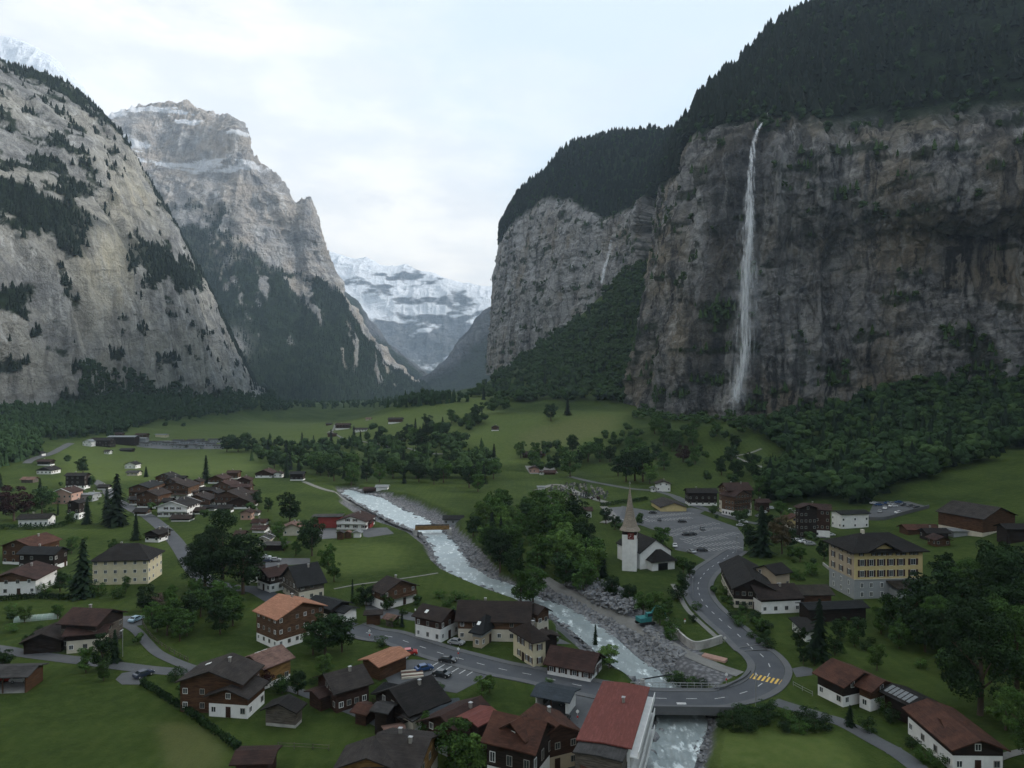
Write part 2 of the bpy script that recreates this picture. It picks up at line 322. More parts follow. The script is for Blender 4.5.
col=b.mix(b.attr('brown'),col,b.mix(b.ramp(n2,.3,.7),(.115,.125,.046),(.14,.142,.06)))
col=b.mix(b.attr('straw'),col,b.mix(b.ramp(n3,.3,.7),(.10,.105,.04),(.125,.125,.052)))
rk=b.mix(b.ramp(b.voro(v,.9),.1,.7),(.22,.22,.225),(.10,.10,.105)); col=b.mix(b.attr('gravel'),col,rk); col=b.mix(b.attr('scree'),col,(.30,.29,.28))
b.out(col,.95,b.bump(b.math('ADD',n3,b.math('MULTIPLY',n2,2)),.25),.1); me.materials.append(m)
tag(link('ground',me),kind='structure')

# ------------------------------------------------------------------ rock
def rockmat(name, base, dark, ochre, snow=False, big=1.0, pale=None, strat=.35, cs=1.):
    m,t=nt(name); b=NB(t); v=b.coord(); s=1/big
    n=b.noise(v,.011*s,7,.62); n2=b.noise(v,.055*s,8,.74)
    wv=b.n('ShaderNodeVectorMath',operation='ADD'); nc=b.n('ShaderNodeTexNoise'); b.set(nc,'Vector',v); b.set(nc,'Scale',.02*s); b.set(nc,'Detail',3)
    sc=b.n('ShaderNodeVectorMath',operation='SCALE'); b.set(sc,0,nc.outputs[1]); b.set(sc,'Scale',26*big); b.set(wv,0,v); b.set(wv,1,sc.outputs[0]); v2=wv.outputs[0]
    streak=b.noise(b.mapping(v2,(.055*s,.055*s,.0035*s)),1,7,.7)
    streak2=b.noise(b.mapping(v2,(.022*s,.022*s,.002*s)),1,4,.6)
    rm=b.n('ShaderNodeMapping'); b.set(rm,'Vector',v2); b.set(rm,'Rotation',(0,R(14),0)); lay=b.noise(b.mapping(rm.outputs[0],(.008*s,.008*s,.075*s)),1,6,.68)
    crack=b.voro(b.mapping(v2,(.045*s,.045*s,.022*s)),1,'DISTANCE_TO_EDGE')
    col=b.mix(b.ramp(n2,.36,.64),dark,base)
    col=b.mix(b.math('MULTIPLY',b.ramp(n,.43,.6),.72),col,ochre)
    col=b.mix(b.math('MULTIPLY',b.ramp(streak,.51,.62),.8*cs),col,tuple(x*.32 for x in dark))
    col=b.mix(b.math('MULTIPLY',b.ramp(streak2,.52,.6),.55*cs),col,tuple(x*.5+.006 for x in dark))
    col=b.mix(b.math('MULTIPLY',b.ramp(streak,.45,.34),.55),col,tuple(min(1,x*1.7) for x in base))
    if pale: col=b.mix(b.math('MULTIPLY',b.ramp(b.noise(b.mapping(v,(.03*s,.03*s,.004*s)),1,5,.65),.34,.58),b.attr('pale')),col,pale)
    col=b.mix(b.math('MULTIPLY',b.ramp(lay,.55,.61),strat),col,tuple(x*.35 for x in dark))
    col=b.mix(b.math('MULTIPLY',b.ramp(crack,.07,.0),.4*cs),col,tuple(x*.35 for x in dark))
    vc=b.mix(b.ramp(b.noise(v,.07*s,4,.6),.3,.7),(.010,.020,.010),(.024,.042,.016))
    col=b.mix(b.attr('veg'),col,vc)
    if snow: col=b.mix(b.attr('snow'),col,(.86,.88,.92))
    h=b.math('ADD',b.math('MULTIPLY',n2,1.3),b.math('ADD',b.math('MULTIPLY',lay,1.),b.math('ADD',b.noise(v,.35*s,5,.7),b.math('MULTIPLY',streak,.8))))
    b.out(col,.95,b.bump(h,7*big,1.),.12); M[name]=m
rockmat('rock_cliff',(.42,.41,.395),(.108,.112,.12),(.36,.30,.215),pale=(.52,.52,.53),strat=.3,cs=1.15)
rockmat('rock_pale',(.44,.44,.43),(.25,.252,.25),(.47,.45,.395),big=1.3,pale=(.70,.64,.50),strat=.3,cs=.55)
rockmat('rock_peak',(.46,.45,.44),(.31,.31,.32),(.52,.45,.38),snow=True,big=2.2,cs=.4)
rockmat('rock_far',(.17,.175,.19),(.10,.11,.13),(.15,.15,.15),snow=True,big=4)
def sheet(keys, nu, nv):
    """keys: list of columns, each a list of (px,py,Y) upwards -> world grid (nv,nu,3) plus v coordinate"""
    K=np.array(keys,float)            # cols, rows, 3
    nc,nr=K.shape[:2]
    def lin(A,n,axis):
        m_=A.shape[axis]; w_=np.linspace(0,m_-1,n); i=np.minimum(w_.astype(int),m_-2); f=w_-i
        a=np.take(A,i,axis); b_=np.take(A,i+1,axis); p=np.take(A,np.maximum(i-1,0),axis); q=np.take(A,np.minimum(i+2,m_-1),axis)
        sh=[1]*A.ndim; sh[axis]=n; f=f.reshape(sh)
        return .5*(2*a+(b_-p)*f+(2*p-5*a+4*b_-q)*f*f+(3*a-3*b_+q-p)*f**3)
    W_=np.stack([(K[...,0]-512)/F*K[...,2],K[...,2],CAMH-(K[...,1]-HZ)/F*K[...,2]],-1)
    W_=lin(lin(W_,nu,0),nv,1).transpose(1,0,2)
    return W_, np.linspace(0,nr-1,nv)[:,None]+np.zeros((1,nu)), np.linspace(0,nc-1,nu)[None]+np.zeros((nv,1))
def normals(P):
    du=np.gradient(P,axis=1); dv=np.gradient(P,axis=0); n=np.cross(du,dv); n/=np.linalg.norm(n,axis=-1,keepdims=True)+1e-9
    n*=np.sign(-(n[...,1:2]))*1.0; n[~np.isfinite(n)]=0
    return n
def topx(P): return 512+F*P[...,0]/P[...,1], HZ+(CAMH-P[...,2])*F/P[...,1]
def rockdisp(P,n,amp,sc,mask,vert=2.6,lay=.5):
    q=P/sc; qs=q*np.array([1,1,1/vert])
    d=fbm(qs,6,True,.52)*1.0+fbm(q*np.array([.35,.35,1.6])+5,4,False)*lay+fbm(qs*.3+9,3)*1.5
    return P+n*(amp*d*mask)[...,None]
def rockobj(name, P, mat, attrs):
    return tag(link(name,npmesh(name,P.reshape(-1,3),gridfaces(*P.shape[:2]),[mat],attrs)),kind='structure')
def closed_keys(k): return k
# right cliff and the farther cliff that continues it
K=[[(486,375,2060),(487,350,2060),(490,320,2080),(499,245,2100),(504,229,2140),(520,300,2700)],
 [(502,375,1800),(504,345,1810),(508,300,1820),(513,226,1850),(519,202,1980),(530,250,2750)],
 [(530,365,1640),(531,330,1650),(533,280,1670),(540,201,1720),(545,178,1900),(560,230,2750)],
 [(562,350,1490),(564,305,1500),(566,260,1520),(570,199,1580),(575,150,1850),(590,220,2700)],
 [(600,340,1390),(601,290,1400),(603,250,1430),(605,218,1470),(600,138,1850),(620,220,2600)],
 [(630,330,1290),(631,275,1300),(633,240,1320),(637,207,1360),(640,134,1800),(650,200,2500)],
 [(642,350,1120),(645,300,1140),(650,250,1150),(656,192,1170),(672,137,1640),(680,200,2400)],
 [(630,425,850),(636,380,855),(652,285,870),(676,172,900),(689,126,980),(700,100,2000)],
 [(655,440,755),(658,400,758),(672,280,768),(700,134,790),(706,100,920),(715,90,1800)],
 [(700,440,710),(701,400,712),(707,270,722),(724,131,738),(738,72,960),(745,60,1700)],
 [(740,440,690),(741,400,692),(746,270,702),(766,123,718),(778,34,1010),(790,30,1700)],
 [(800,440,678),(801,400,680),(805,270,690),(816,128,700),(832,-8,1050),(845,-10,1700)],
 [(860,430,668),(861,390,670),(864,260,680),(870,120,690),(885,-70,1100),(900,-70,1700)],
 [(930,420,640),(931,375,644),(935,250,654),(938,118,664),(955,-135,1130),(970,-130,1700)],
 [(1024,410,615),(1025,365,620),(1028,240,632),(1032,106,640),(1055,-210,1130),(1070,-200,1700)],
 [(1230,400,560),(1231,350,564),(1240,220,574),(1250,80,580),(1290,-330,1080),(1300,-300,1700)],
 [(1600,400,500),(1601,350,504),(1610,200,510),(1620,20,520),(1670,-430,1000),(1700,-400,1600)]]  # unseen outer column, extends the cliff to block more of the sun
P,V,U=sheet(K,960,430); n=normals(P); px,py=topx(P)
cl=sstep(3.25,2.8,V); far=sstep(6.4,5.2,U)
s_=fbm(P/140,3)*.25; edge=fbm(P/30,4)
rock=sstep(3.05,2.9,V+edge*.07)
rec=np.exp(-((px-640)/14)**2)*np.exp(-((py-235)/70)**2)
P=rockdisp(P,n,14,40,cl*.9+.1,4.6,.22); P=P+n*((fbm(P/np.array([11,11,20]),5,True)*4.8+fbm(P/np.array([4.5,4.5,3.2])+3,3,True)*1.3)*rock)[...,None]; P=P+n*((fbm(P/70,4)*14)*(1-cl)*(V<4.6))[...,None]
# overhanging arched ledges
lz=P[...,2]+fbm(P/70,3)*28; led=np.abs((lz/38)%1-.5)*2; P=P+n*((sstep(.7,1,led)*-3.0*sstep(-.2,.3,fbm(P/90+8,3)))*rock)[...,None]
veg=np.clip(1-rock,0,1)
lg=fbm(P/np.array([26,26,11]),5); gl=sstep(.22,.34,lg)*.75*rock
for cx,cy,rx,ry,a in ((730,310,38,26,1),(800,345,24,20,.8),(560,265,26,14,.7),(640,350,18,40,.9),(705,300,20,30,.5),(640,255,14,22,1),(660,420,40,14,.6),(720,175,18,22,.7),(500,345,10,20,.5),(970,395,60,18,1)):
    gl=np.maximum(gl,np.exp(-(((px-cx)/rx)**2+((py-cy)/ry)**2)*1.2)*a*sstep(-.15,.2,lg)*rock)
veg=np.maximum(veg,gl)
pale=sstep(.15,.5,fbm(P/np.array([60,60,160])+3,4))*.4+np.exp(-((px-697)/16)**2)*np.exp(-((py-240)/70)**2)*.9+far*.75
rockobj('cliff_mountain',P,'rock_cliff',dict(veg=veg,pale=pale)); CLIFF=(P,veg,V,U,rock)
# the same wall carries on towards and past the camera; unseen, added to keep the sun off the village
yy_=np.linspace(-900,620,170); prof=[(470,40),(500,60),(520,330),(640,380),(900,620),(1500,700),(1600,100)]
q_=np.array(prof,float); t_=np.linspace(0,len(q_)-1,60); xs_=np.interp(t_,range(len(q_)),q_[:,0]); zs_=np.interp(t_,range(len(q_)),q_[:,1])
P=np.stack([xs_[:,None]+0*yy_[None]+np.maximum(0,yy_[None]-300)*.62,yy_[None]+0*xs_[:,None],zs_[:,None]+0*yy_[None]],-1); n=np.zeros_like(P); n[...,0]=-1; n[...,2]=.3
P=rockdisp(P,n,16,60,t_[:,None]*0+1+0*P[...,0]); rockobj('cliff_mountain_unseen',P,'rock_cliff',dict(veg=sstep(2.1,2.6,t_)[:,None]+0*P[...,0],pale=0*P[...,0]))
# the far side and the closed end of the valley behind the camera, unseen, added to cut sky light from there
yy_=np.linspace(-3000,640,200); P=np.stack([-xs_[:,None]*1.35+0*yy_[None]+np.maximum(0,yy_[None]-200)*.1,yy_[None]+0*xs_[:,None],zs_[:,None]*1.25+0*yy_[None]],-1); n=np.zeros_like(P); n[...,0]=1; n[...,2]=.3
P=rockdisp(P,n,16,60,1+0*P[...,0]); rockobj('mountain_unseen',P,'rock_pale',dict(veg=sstep(2.1,2.6,t_)[:,None]+0*P[...,0],pale=0*P[...,0]))
xx_=np.linspace(-1900,1900,200); P=np.stack([xx_[None]+0*xs_[:,None],-900-xs_[:,None]*.9+0*xx_[None],zs_[:,None]*1.1+0*xx_[None]],-1); n=np.zeros_like(P); n[...,1]=1; n[...,2]=.3
P=rockdisp(P,n,16,60,1+0*P[...,0]); rockobj('mountain_unseen',P,'rock_pale',dict(veg=sstep(.5,1.6,t_)[:,None]+0*P[...,0],pale=0*P[...,0]))
gx2=np.linspace(-2500,2500,60); gy2=np.linspace(-3500,56,60); XX2,YY2=np.meshgrid(gx2,gy2); me=npmesh('ground_behind',np.stack([XX2,YY2,XX2*0-.6],-1).reshape(-1,3),gridfaces(60,60),['grass'],dict(gravel=XX2*0,straw=XX2*0,light=XX2*0,brown=XX2*0,scree=XX2*0)); tag(link('ground',me),kind='structure')  # unseen ground behind the camera, added so no light leaks up from below
# left cliff
K=[[(-260,450,600),(-255,330,640),(-250,200,780),(-240,-40,1050),(-230,0,1700)],
 [(-120,440,740),(-115,310,780),(-110,170,930),(-100,15,1190),(-100,60,1700)],
 [(0,430,880),(4,300,920),(5,180,1050),(-2,64,1300),(10,100,1800)],
 [(60,425,980),(62,300,1010),(62,200,1100),(62,88,1400),(80,120,1900)],
 [(110,418,1080),(110,300,1110),(108,212,1180),(103,116,1450),(120,150,1950)],
 [(160,414,1200),(157,312,1230),(150,243,1300),(137,158,1520),(150,200,2000)],
 [(200,410,1350),(195,335,1380),(186,285,1430),(172,214,1600),(180,250,2000)],
 [(235,405,1550),(226,355,1580),(216,322,1620),(203,275,1700),(212,300,2050)],
 [(262,400,1800),(250,378,1820),(241,362,1840),(231,332,1850),(235,345,2100)],
 [(280,398,2000),(272,392,2010),(263,388,2020),(255,380,2050),(258,388,2150)]]
P,V,U=sheet(K,640,420); n=normals(P); px,py=topx(P)
P=rockdisp(P,n,15,60,sstep(3.3,3.0,V),3.4,.25); P=P+n*(fbm(P/np.array([15,15,34]),4,True)*2.6)[...,None]; px,py=topx(P)
lg=fbm(P/np.array([34,34,22]),6,g=.6); veg=sstep(3.0,2.86,V+0*lg)*0
veg=sstep(2.78,2.98,V+lg*.35)
band=np.exp(-((py-(185+px*.42)-10)/(24+8*(px<90)))**2)*sstep(230,180,px)          # diagonal wooded ledge
band=np.maximum(band,np.exp(-((py-(300-px*.0))/28)**2)*np.exp(-((px-15)/26)**2))
band=np.maximum(band,np.exp(-((px-(85+(py-100)*.85+12))/14)**2)*sstep(330,240,py)*.9)
band=np.maximum(band,np.exp(-((py-150)/20)**2)*np.exp(-((px-75)/40)**2)*.35)
band=np.maximum(band,np.exp(-((px-35)/20)**2)*np.exp(-((py-270)/40)**2)*.5)
up=np.exp(-((px-40)/75)**2)*np.exp(-((py-175)/62)**2)
veg=np.maximum(veg,sstep(.42,.62,band*.9+lg*.7)); veg=np.maximum(veg,sstep(.22,.36,lg+up*.34)*.95)
pale=np.exp(-((px-105)/26)**2)*np.exp(-((py-260)/48)**2)*1.0+np.exp(-((px-135)/22)**2)*np.exp(-((py-190)/26)**2)*.7
veg=veg*(1-np.clip(pale*1.2,0,.95))
rockobj('mountain',P,'rock_pale',dict(veg=veg,pale=pale)); LEFT=(P,veg,V,U)
# middle peak
K=[[(20,405,2200),(30,300,2500),(40,200,2800),(45,112,3050),(50,160,3900)],
 [(75,405,2300),(80,300,2500),(88,195,2800),(95,118,3100),(95,180,3900)],
 [(130,405,2300),(135,290,2550),(138,190,2850),(143,112,3150),(140,180,3900)],
 [(160,405,2300),(162,285,2580),(163,185,2880),(166,112,3180),(165,180,3900)],
 [(185,405,2300),(187,280,2600),(186,180,2900),(187,110,3200),(190,180,3900)],
 [(215,405,2320),(212,262,2650),(212,185,2880),(214,116,3170),(215,180,3900)],
 [(240,405,2370),(238,255,2700),(238,195,2850),(238,127,3100),(235,200,3800)],
 [(270,405,2450),(268,270,2770),(266,225,2850),(258,163,3030),(262,220,3700)],
 [(300,405,2560),(295,287,2850),(294,250,2900),(292,201,3010),(290,240,3650)],
 [(318,405,2640),(314,298,2880),(314,262,2920),(311,208,3010),(308,250,3600)],
 [(345,405,2800),(338,322,2950),(335,294,3000),(327,252,3060),(322,290,3500)],
 [(380,402,3050),(366,352,3100),(357,332,3150),(347,303,3200),(340,330,3500)],
 [(412,398,3300),(400,376,3350),(390,363,3370),(379,346,3400),(370,360,3600)],
 [(436,395,3600),(429,391,3610),(424,388,3620),(417,384,3650),(410,388,3800)]]
P,V,U=sheet(K,560,400); n=normals(P)
P=rockdisp(P,n,34,150,sstep(.2,.9,V)*.8+.2,2.2); P=P+n*(fbm(P/38,4,True)*9)[...,None]; px,py=topx(P)
P[...,2]+=(sstep(2.7,3.0,V)*fbm(np.stack([px/9,px*0,px*0],-1),3,True)*22)*(V<3.3)
pk=np.exp(-((px-310)/4.5)**2)*sstep(2.2,3,V)*(V<3.4); P[...,2]+=pk*35
lg=fbm(P/np.array([110,110,70]),6); ex_=sstep(300,345,px)*.55; veg=sstep(1.35,1.0,V-ex_+lg*.5); veg=np.maximum(veg,sstep(1.75,1.45,V+lg*.6)*sstep(245,215,px)*.9)
veg=veg*(1-sstep(.25,.4,fbm(P/np.array([60,60,150])+7,5))*sstep(.35,.6,V)*.85); sc_=np.exp(-(((px-232)/16)**2+((py-345)/14)**2)); veg*=(1-sc_*.9)
sn=fbm(P/np.array([230,230,75])+4,6)+.35*fbm(np.stack([P[...,0]/300,P[...,1]/300,(P[...,2]+P[...,0]*.12)/26],-1),4); snow=sstep(.06,.14,sn+(V-2.5)*.45-(px-165)*.004)*sstep(1.9,2.3,V)*sstep(228,188,px)
snow=np.maximum(snow,sstep(.42,.5,sn)*sstep(1.5,2.2,V)*.8*sstep(330,250,px))
rockobj('mountain_peak',P,'rock_peak',dict(veg=veg,pale=veg*0,snow=snow)); PEAK=(P,veg,V,U)
def farm(name,K,nu,nv,amp,sc,mat,vegf,snowf):
    P,V,U=sheet(K,nu,nv); n=normals(P); P=rockdisp(P,n,amp,sc,V*0+1,1.4); px,py=topx(P); lg=fbm(P/sc/.9,6)
    rockobj(name,P,mat,dict(veg=vegf(V,lg,px,py),pale=V*0,snow=snowf(V,lg,px,py,P))); return P
farm('mountain_ridge_side',[[(300,400,4600),(310,330,4800),(320,270,5000),(330,300,5600)],[(345,400,4700),(348,350,4850),(350,302,5000),(350,330,5600)],
  [(375,400,4800),(377,370,4900),(378,336,5000),(378,350,5600)],[(405,398,4900),(406,380,4950),(407,362,5000),(407,370,5600)],[(450,396,5000),(448,393,5050),(446,389,5100),(446,390,5600)]],
  260,140,40,260,'rock_far',lambda V,lg,px,py:sstep(2.2,1.6,V+lg),lambda V,lg,px,py,P:V*0)
farm('mountain_ridge_far',[[(405,396,4200),(405,394,4250),(405,392,4300),(405,393,5000)],[(440,396,4100),(441,382,4200),(441,366,4300),(442,375,5000)],
  [(470,396,4000),(470,365,4150),(470,333,4300),(470,350,5000)],[(500,396,3900),(500,350,4100),(500,301,4300),(500,320,5000)],[(560,396,3800),(558,330,4000),(556,262,4200),(556,290,5000)],[(700,396,3700),(700,300,3900),(700,200,4100),(700,240,5000)]],
  260,160,32,230,'rock_far',lambda V,lg,px,py:sstep(1.7,1.0,V+lg*1.2)*.9,lambda V,lg,px,py,P:V*0)
farm('snow_mountain_far',[[(240,396,7600),(250,330,8000),(260,280,8500),(270,240,9200),(280,260,10200)],[(330,396,7600),(333,350,8000),(336,300,8500),(340,256,9200),(345,280,10200)],
  [(365,396,7600),(367,350,8000),(369,305,8500),(372,264,9200),(372,280,10200)],[(400,396,7600),(400,355,8000),(400,312,8500),(402,272,9200),(402,290,10200)],
  [(440,396,7600),(440,360,8000),(440,322,8400),(440,281,9000),(440,300,10200)],[(480,396,7600),(480,362,8000),(480,328,8400),(480,290,8900),(480,310,10200)],
  [(520,396,7600),(520,362,8000),(520,325,8400),(520,290,8900),(520,310,10200)]],
  420,300,75,420,'rock_far',lambda V,lg,px,py:sstep(.9,.4,V+lg*.5)*.8,
  lambda V,lg,px,py,P:sstep(-.12,.12,fbm(P/np.array([330,330,120]),6)*1.1+(V-1.95)*.5))
farm('snow_mountain',[[(-150,396,6500),(-150,200,6800),(-150,100,7000),(-150,20,7300),(-150,60,8000)],[(-30,396,6500),(-30,200,6800),(-30,100,7000),(-25,34,7300),(-30,80,8000)],
  [(20,396,6500),(20,200,6800),(20,120,7000),(22,44,7300),(20,80,8000)],[(60,396,6500),(60,220,6800),(60,140,7000),(60,68,7300),(60,100,8000)],
  [(100,396,6500),(100,260,6800),(100,180,7000),(102,112,7300),(100,150,8000)],[(150,396,6500),(150,300,6800),(150,250,7000),(150,190,7300),(150,220,8000)]],
  360,260,70,400,'rock_far',lambda V,lg,px,py:V*0,lambda V,lg,px,py,P:sstep(-.3,.05,lg))
# ------------------------------------------------------------------ water
def spl(P_, step):
    P_=np.array(P_,float); d=np.r_[0,np.cumsum(np.linalg.norm(np.diff(P_,axis=0),axis=1))]; n=max(2,int(d[-1]/step)); s=np.linspace(0,d[-1],n)
    i=np.clip(np.searchsorted(d,s,side='right')-1,0,len(P_)-2); f=((s-d[i])/(d[i+1]-d[i]))[:,None]
    a,b_,p,q=P_[i],P_[i+1],P_[np.maximum(i-1,0)],P_[np.minimum(i+2,len(P_)-1)]
    return .5*(2*a+(b_-p)*f+(2*p-5*a+4*b_-q)*f*f+(3*a-3*b_+q-p)*f**3)
LRS=spl(np.hstack([RL,RR]),.8); W_=28
u=np.linspace(-.06,1.06,W_)[None,:,None]; Q=LRS[:,None,:2]*(1-u)+LRS[:,None,2:]*u
yy=Q[...,1]; rough=sstep(150,118,yy)*.5+sstep(175,150,yy)*.15+.12
zz_=WZ+fbm(np.stack([Q[...,0]/1.6,Q[...,1]/3.2,yy*0],-1),5,True)*rough+fbm(np.stack([Q[...,0]/6,Q[...,1]/9,yy*0],-1),2)*rough
me=npmesh('river',np.concatenate([Q,zz_[...,None]],-1).reshape(-1,3),gridfaces(*Q.shape[:2]),[])
m,t=nt('water'); b=NB(t); v=b.coord(); n1=b.noise(b.mapping(v,(1,.45,1)),.55,6,.7); n2=b.noise(v,.09,3,.5)
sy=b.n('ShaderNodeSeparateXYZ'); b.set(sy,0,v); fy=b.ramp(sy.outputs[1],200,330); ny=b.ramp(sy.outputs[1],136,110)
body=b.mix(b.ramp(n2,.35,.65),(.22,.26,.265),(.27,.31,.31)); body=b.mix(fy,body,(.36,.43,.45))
fo=b.ramp(b.math('ADD',n1,b.math('MULTIPLY',ny,.13)),.53,.66)
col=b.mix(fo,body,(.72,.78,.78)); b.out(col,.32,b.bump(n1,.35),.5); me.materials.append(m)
tag(link('river',me),kind='structure')

# rock armour along the banks
def ico():
    p=(1+5**.5)/2; V=np.array([(-1,p,0),(1,p,0),(-1,-p,0),(1,-p,0),(0,-1,p),(0,1,p),(0,-1,-p),(0,1,-p),(p,0,-1),(p,0,1),(-p,0,-1),(-p,0,1)],float)
    V/=np.linalg.norm(V[0]); Fc=np.array([(0,11,5),(0,5,1),(0,1,7),(0,7,10),(0,10,11),(1,5,9),(5,11,4),(11,10,2),(10,7,6),(7,1,8),(3,9,4),(3,4,2),(3,2,6),(3,6,8),(3,8,9),(4,9,5),(2,4,11),(6,2,10),(8,6,7),(9,8,1)])
    return V,Fc
IV,IF=ico()
def merge(templs, pos, sc, rz=None, tilt=None):
    """merge scaled, rotated template copies into one vertex/triangle soup"""
    Vs=[];Fs=[];off=0; n=len(pos); rz=RNG.uniform(0,6.28,n) if rz is None else rz; pick=RNG.integers(0,len(templs),n); sc=np.asarray(sc)
    if sc.ndim==1: sc=np.stack([sc,sc,sc],-1)
    for k,(tv,tf) in enumerate(templs):
        s=np.where(pick==k)[0]
        if not len(s): continue
        c_,s_=np.cos(rz[s])[:,None],np.sin(rz[s])[:,None]; v=tv[None]*sc[s][:,None,:]
        x=v[...,0]*c_-v[...,1]*s_; y=v[...,0]*s_+v[...,1]*c_; V=np.stack([x,y,v[...,2]],-1)+pos[s][:,None,:]
        Fs.append((tf[None]+(np.arange(len(s))*len(tv))[:,None,None]+off).reshape(-1,tf.shape[1])); Vs.append(V.reshape(-1,3)); off+=V.shape[0]*V.shape[1]
    return np.concatenate(Vs),np.concatenate(Fs)
def samp(poly,n):
    P_=np.array(poly); lo,hi=P_.min(0),P_.max(0); out=[]
    while len(out)<n:
        q=RNG.uniform(lo,hi,(n*3,2)); out+=list(q[inpoly(q[:,0],q[:,1],poly)])
    return np.array(out[:n])
def rockset():
    o=[]
    for k in range(6):
        V=IV*(1+RNG.uniform(-.28,.28,(12,1)))*np.array([1,.8,.6]); o.append((V,IF))
    return o
RK=rockset()
m,t=nt('boulder'); b=NB(t); v=b.coord(); n=b.noise(v,.8,4,.6); c_=b.mix(b.ramp(n,.3,.7),(.10,.105,.115),(.24,.24,.24)); b.out(c_,.9,b.bump(n,.2),.2); M['boulder']=m
pr=[]
pr.append(samp([T('R7',240,80),T('R7',330,85),T('R7',470,160),T('R7',600,230),T('R7',700,300),T('R7',760,360),T('R7',770,440),T('R7',700,410),T('R7',600,340),T('R7',480,230),T('R7',330,130)],2000))
pr.append(samp([T('R7',340,55),T('R7',460,42),T('R7',560,80),T('R7',620,140),T('R7',590,185),T('R7',450,130)],650))
pr.append(samp([T('R7',640,180),T('R7',700,230),T('R7',820,320),T('R7',760,350),T('R7',650,270)],300))
pr.append(samp([T('R2',470,365),T('R2',560,375),T('R2',640,420),T('R2',740,490),T('R2',700,480),T('R2',560,395)],150))
pr.append(samp([T('R2',830,540),T('R2',880,560),T('R2',1000,680),T('R2',1020,720),T('R2',900,650),T('R2',870,600)],350))
Pp=np.concatenate(pr); H=hit(Pp[:,0],Pp[:,1]); 
edge=[]
for _ in range(1600):
    k=rnd.randrange(4,len(LRS)-1); side=rnd.random()<.5; a=LRS[k,:2] if side else LRS[k,2:]; o_=LRS[k,2:] if side else LRS[k,:2]; d_=(a-o_)/np.linalg.norm(a-o_); s=rnd.uniform(-.5,2.2)
    edge.append((a[0]+d_[0]*s,a[1]+d_[1]*s))
edge=np.array(edge); ez=np.maximum(G(edge[:,0],edge[:,1]),WZ-.3); H=np.concatenate([H,np.concatenate([edge,ez[:,None]],1)])
size=RNG.uniform(.25,.75,len(H))*np.where(RNG.random(len(H))<.12,1.8,1); size=size*(1+np.clip((H[:,1]-200)/300,0,1)); heap=np.zeros(len(H)); heap[2000:2650]=RNG.uniform(.4,2.2,650)
H[:,2]+=size*.2+heap
V,Fc=merge(RK,H,np.stack([size,size,size],-1)); tag(link('boulders',npmesh('boulders',V,Fc,['boulder'],smooth=False)),kind='stuff',label='grey riprap boulders lining the river banks')

# ------------------------------------------------------------------ roads
def asphalt(name,c,c2):
    m,t=nt(name); b=NB(t); v=b.coord(); n=b.noise(v,.25,6,.65); n2=b.noise(v,3,3)
    col=b.mix(b.ramp(n,.3,.7),c,c2); col=b.mix(b.math('MULTIPLY',n2,.25),col,tuple(x*.5 for x in c)); b.out(col,.75,None,.3); M[name]=m
asphalt('asphalt',(.062,.067,.077),(.084,.088,.096)); asphalt('pavement',(.10,.105,.11),(.13,.13,.132)); asphalt('gravel_path',(.16,.158,.148),(.22,.215,.20)); asphalt('asphalt_old',(.078,.082,.088),(.108,.11,.114))
def wpts(px): return [tuple(hit1(x,y)[:2]) for x,y in px]
def wflat(px): return [at_h(x,y,0) for x,y in px]
def strip(name, pts, w0, w1, mat, dz, world=False, bridge=False, step=1.2, side=0, kind='structure', n=5, th=.0):
    P_=spl(pts if world else wpts(pts), step); d=np.gradient(P_,axis=0); d/=np.linalg.norm(d,axis=1)[:,None]+1e-9; nn=np.stack([-d[:,1],d[:,0]],-1)
    u=np.linspace(w0,w1,n)[None,:,None]; Q=P_[:,None]+nn[:,None]*u; z=G(Q[...,0],Q[...,1])
    if bridge: z=np.maximum(z,-.12)
    z=z+dz; V=np.concatenate([Q,z[...,None]],-1)
    if th:   # kerbed: skirt down
        L_=V[:,:1].copy(); R_=V[:,-1:].copy(); L_[...,2]-=th; R_[...,2]-=th; V=np.concatenate([L_,V,R_],1)
    me=npmesh(name,V.reshape(-1,3),gridfaces(*V.shape[:2]),[mat],smooth=False); return tag(link(name,me),kind=kind),P_,nn
tp=lambda t,l:[T(t,x,y) for x,y in l]
MAIN=[(352,627)]+[(370,633.5)]+tp('R6',[(600,252),(700,285),(800,318),(900,345),(1024,378)])+tp('R7',[(200,402),(330,432),(470,462),(600,483),(700,492),(800,494),(900,494)])+tp('p',[(200,398),(270,395),(380,378),(480,348),(555,305),(600,250),(612,200),(590,150),(545,100),(485,55)])+tp('o',[(900,720),(820,640),(735,560),(660,500),(600,445),(540,385),(490,320),(462,260),(455,200),(480,140),(530,80),(600,30),(690,-30)])+tp('j',[(215,165),(290,120)])
MAINW=wflat(MAIN)
_,MP,MN=strip('road',MAINW,-3.1,3.1,'asphalt',.08,bridge=True,world=True)
strip('pavement',MAINW,3.15,4.9,'pavement',.19,world=True,bridge=True,th=.14,n=3); strip('pavement',MAINW,-4.7,-3.15,'pavement',.19,world=True,bridge=True,th=.14,n=3)
strip('road',[(149,517),(158,524),(168,533),(178,545),(186,557),(196,572),(212,583),(235,588),(256,590),(275,600),(300,612),(330,622),(352,627)],-3.0,3.0,'asphalt',.075)
strip('road',tp('S2',[(160,262),(200,235),(300,205),(360,175),(430,140)]),-3,3,'asphalt_old',.3,step=4)
strip('road',tp('S2',[(560,362),(600,385),(640,415)])+[(113,498),(128,507),(149,517)],-3,3,'asphalt_old',.2,step=3)
strip('lane',tp('R5',[(-160,280),(0,300),(110,320),(250,338),(350,350),(480,368),(560,378),(640,386),(700,390),(760,384)]),-1.9,1.9,'asphalt_old',.09)
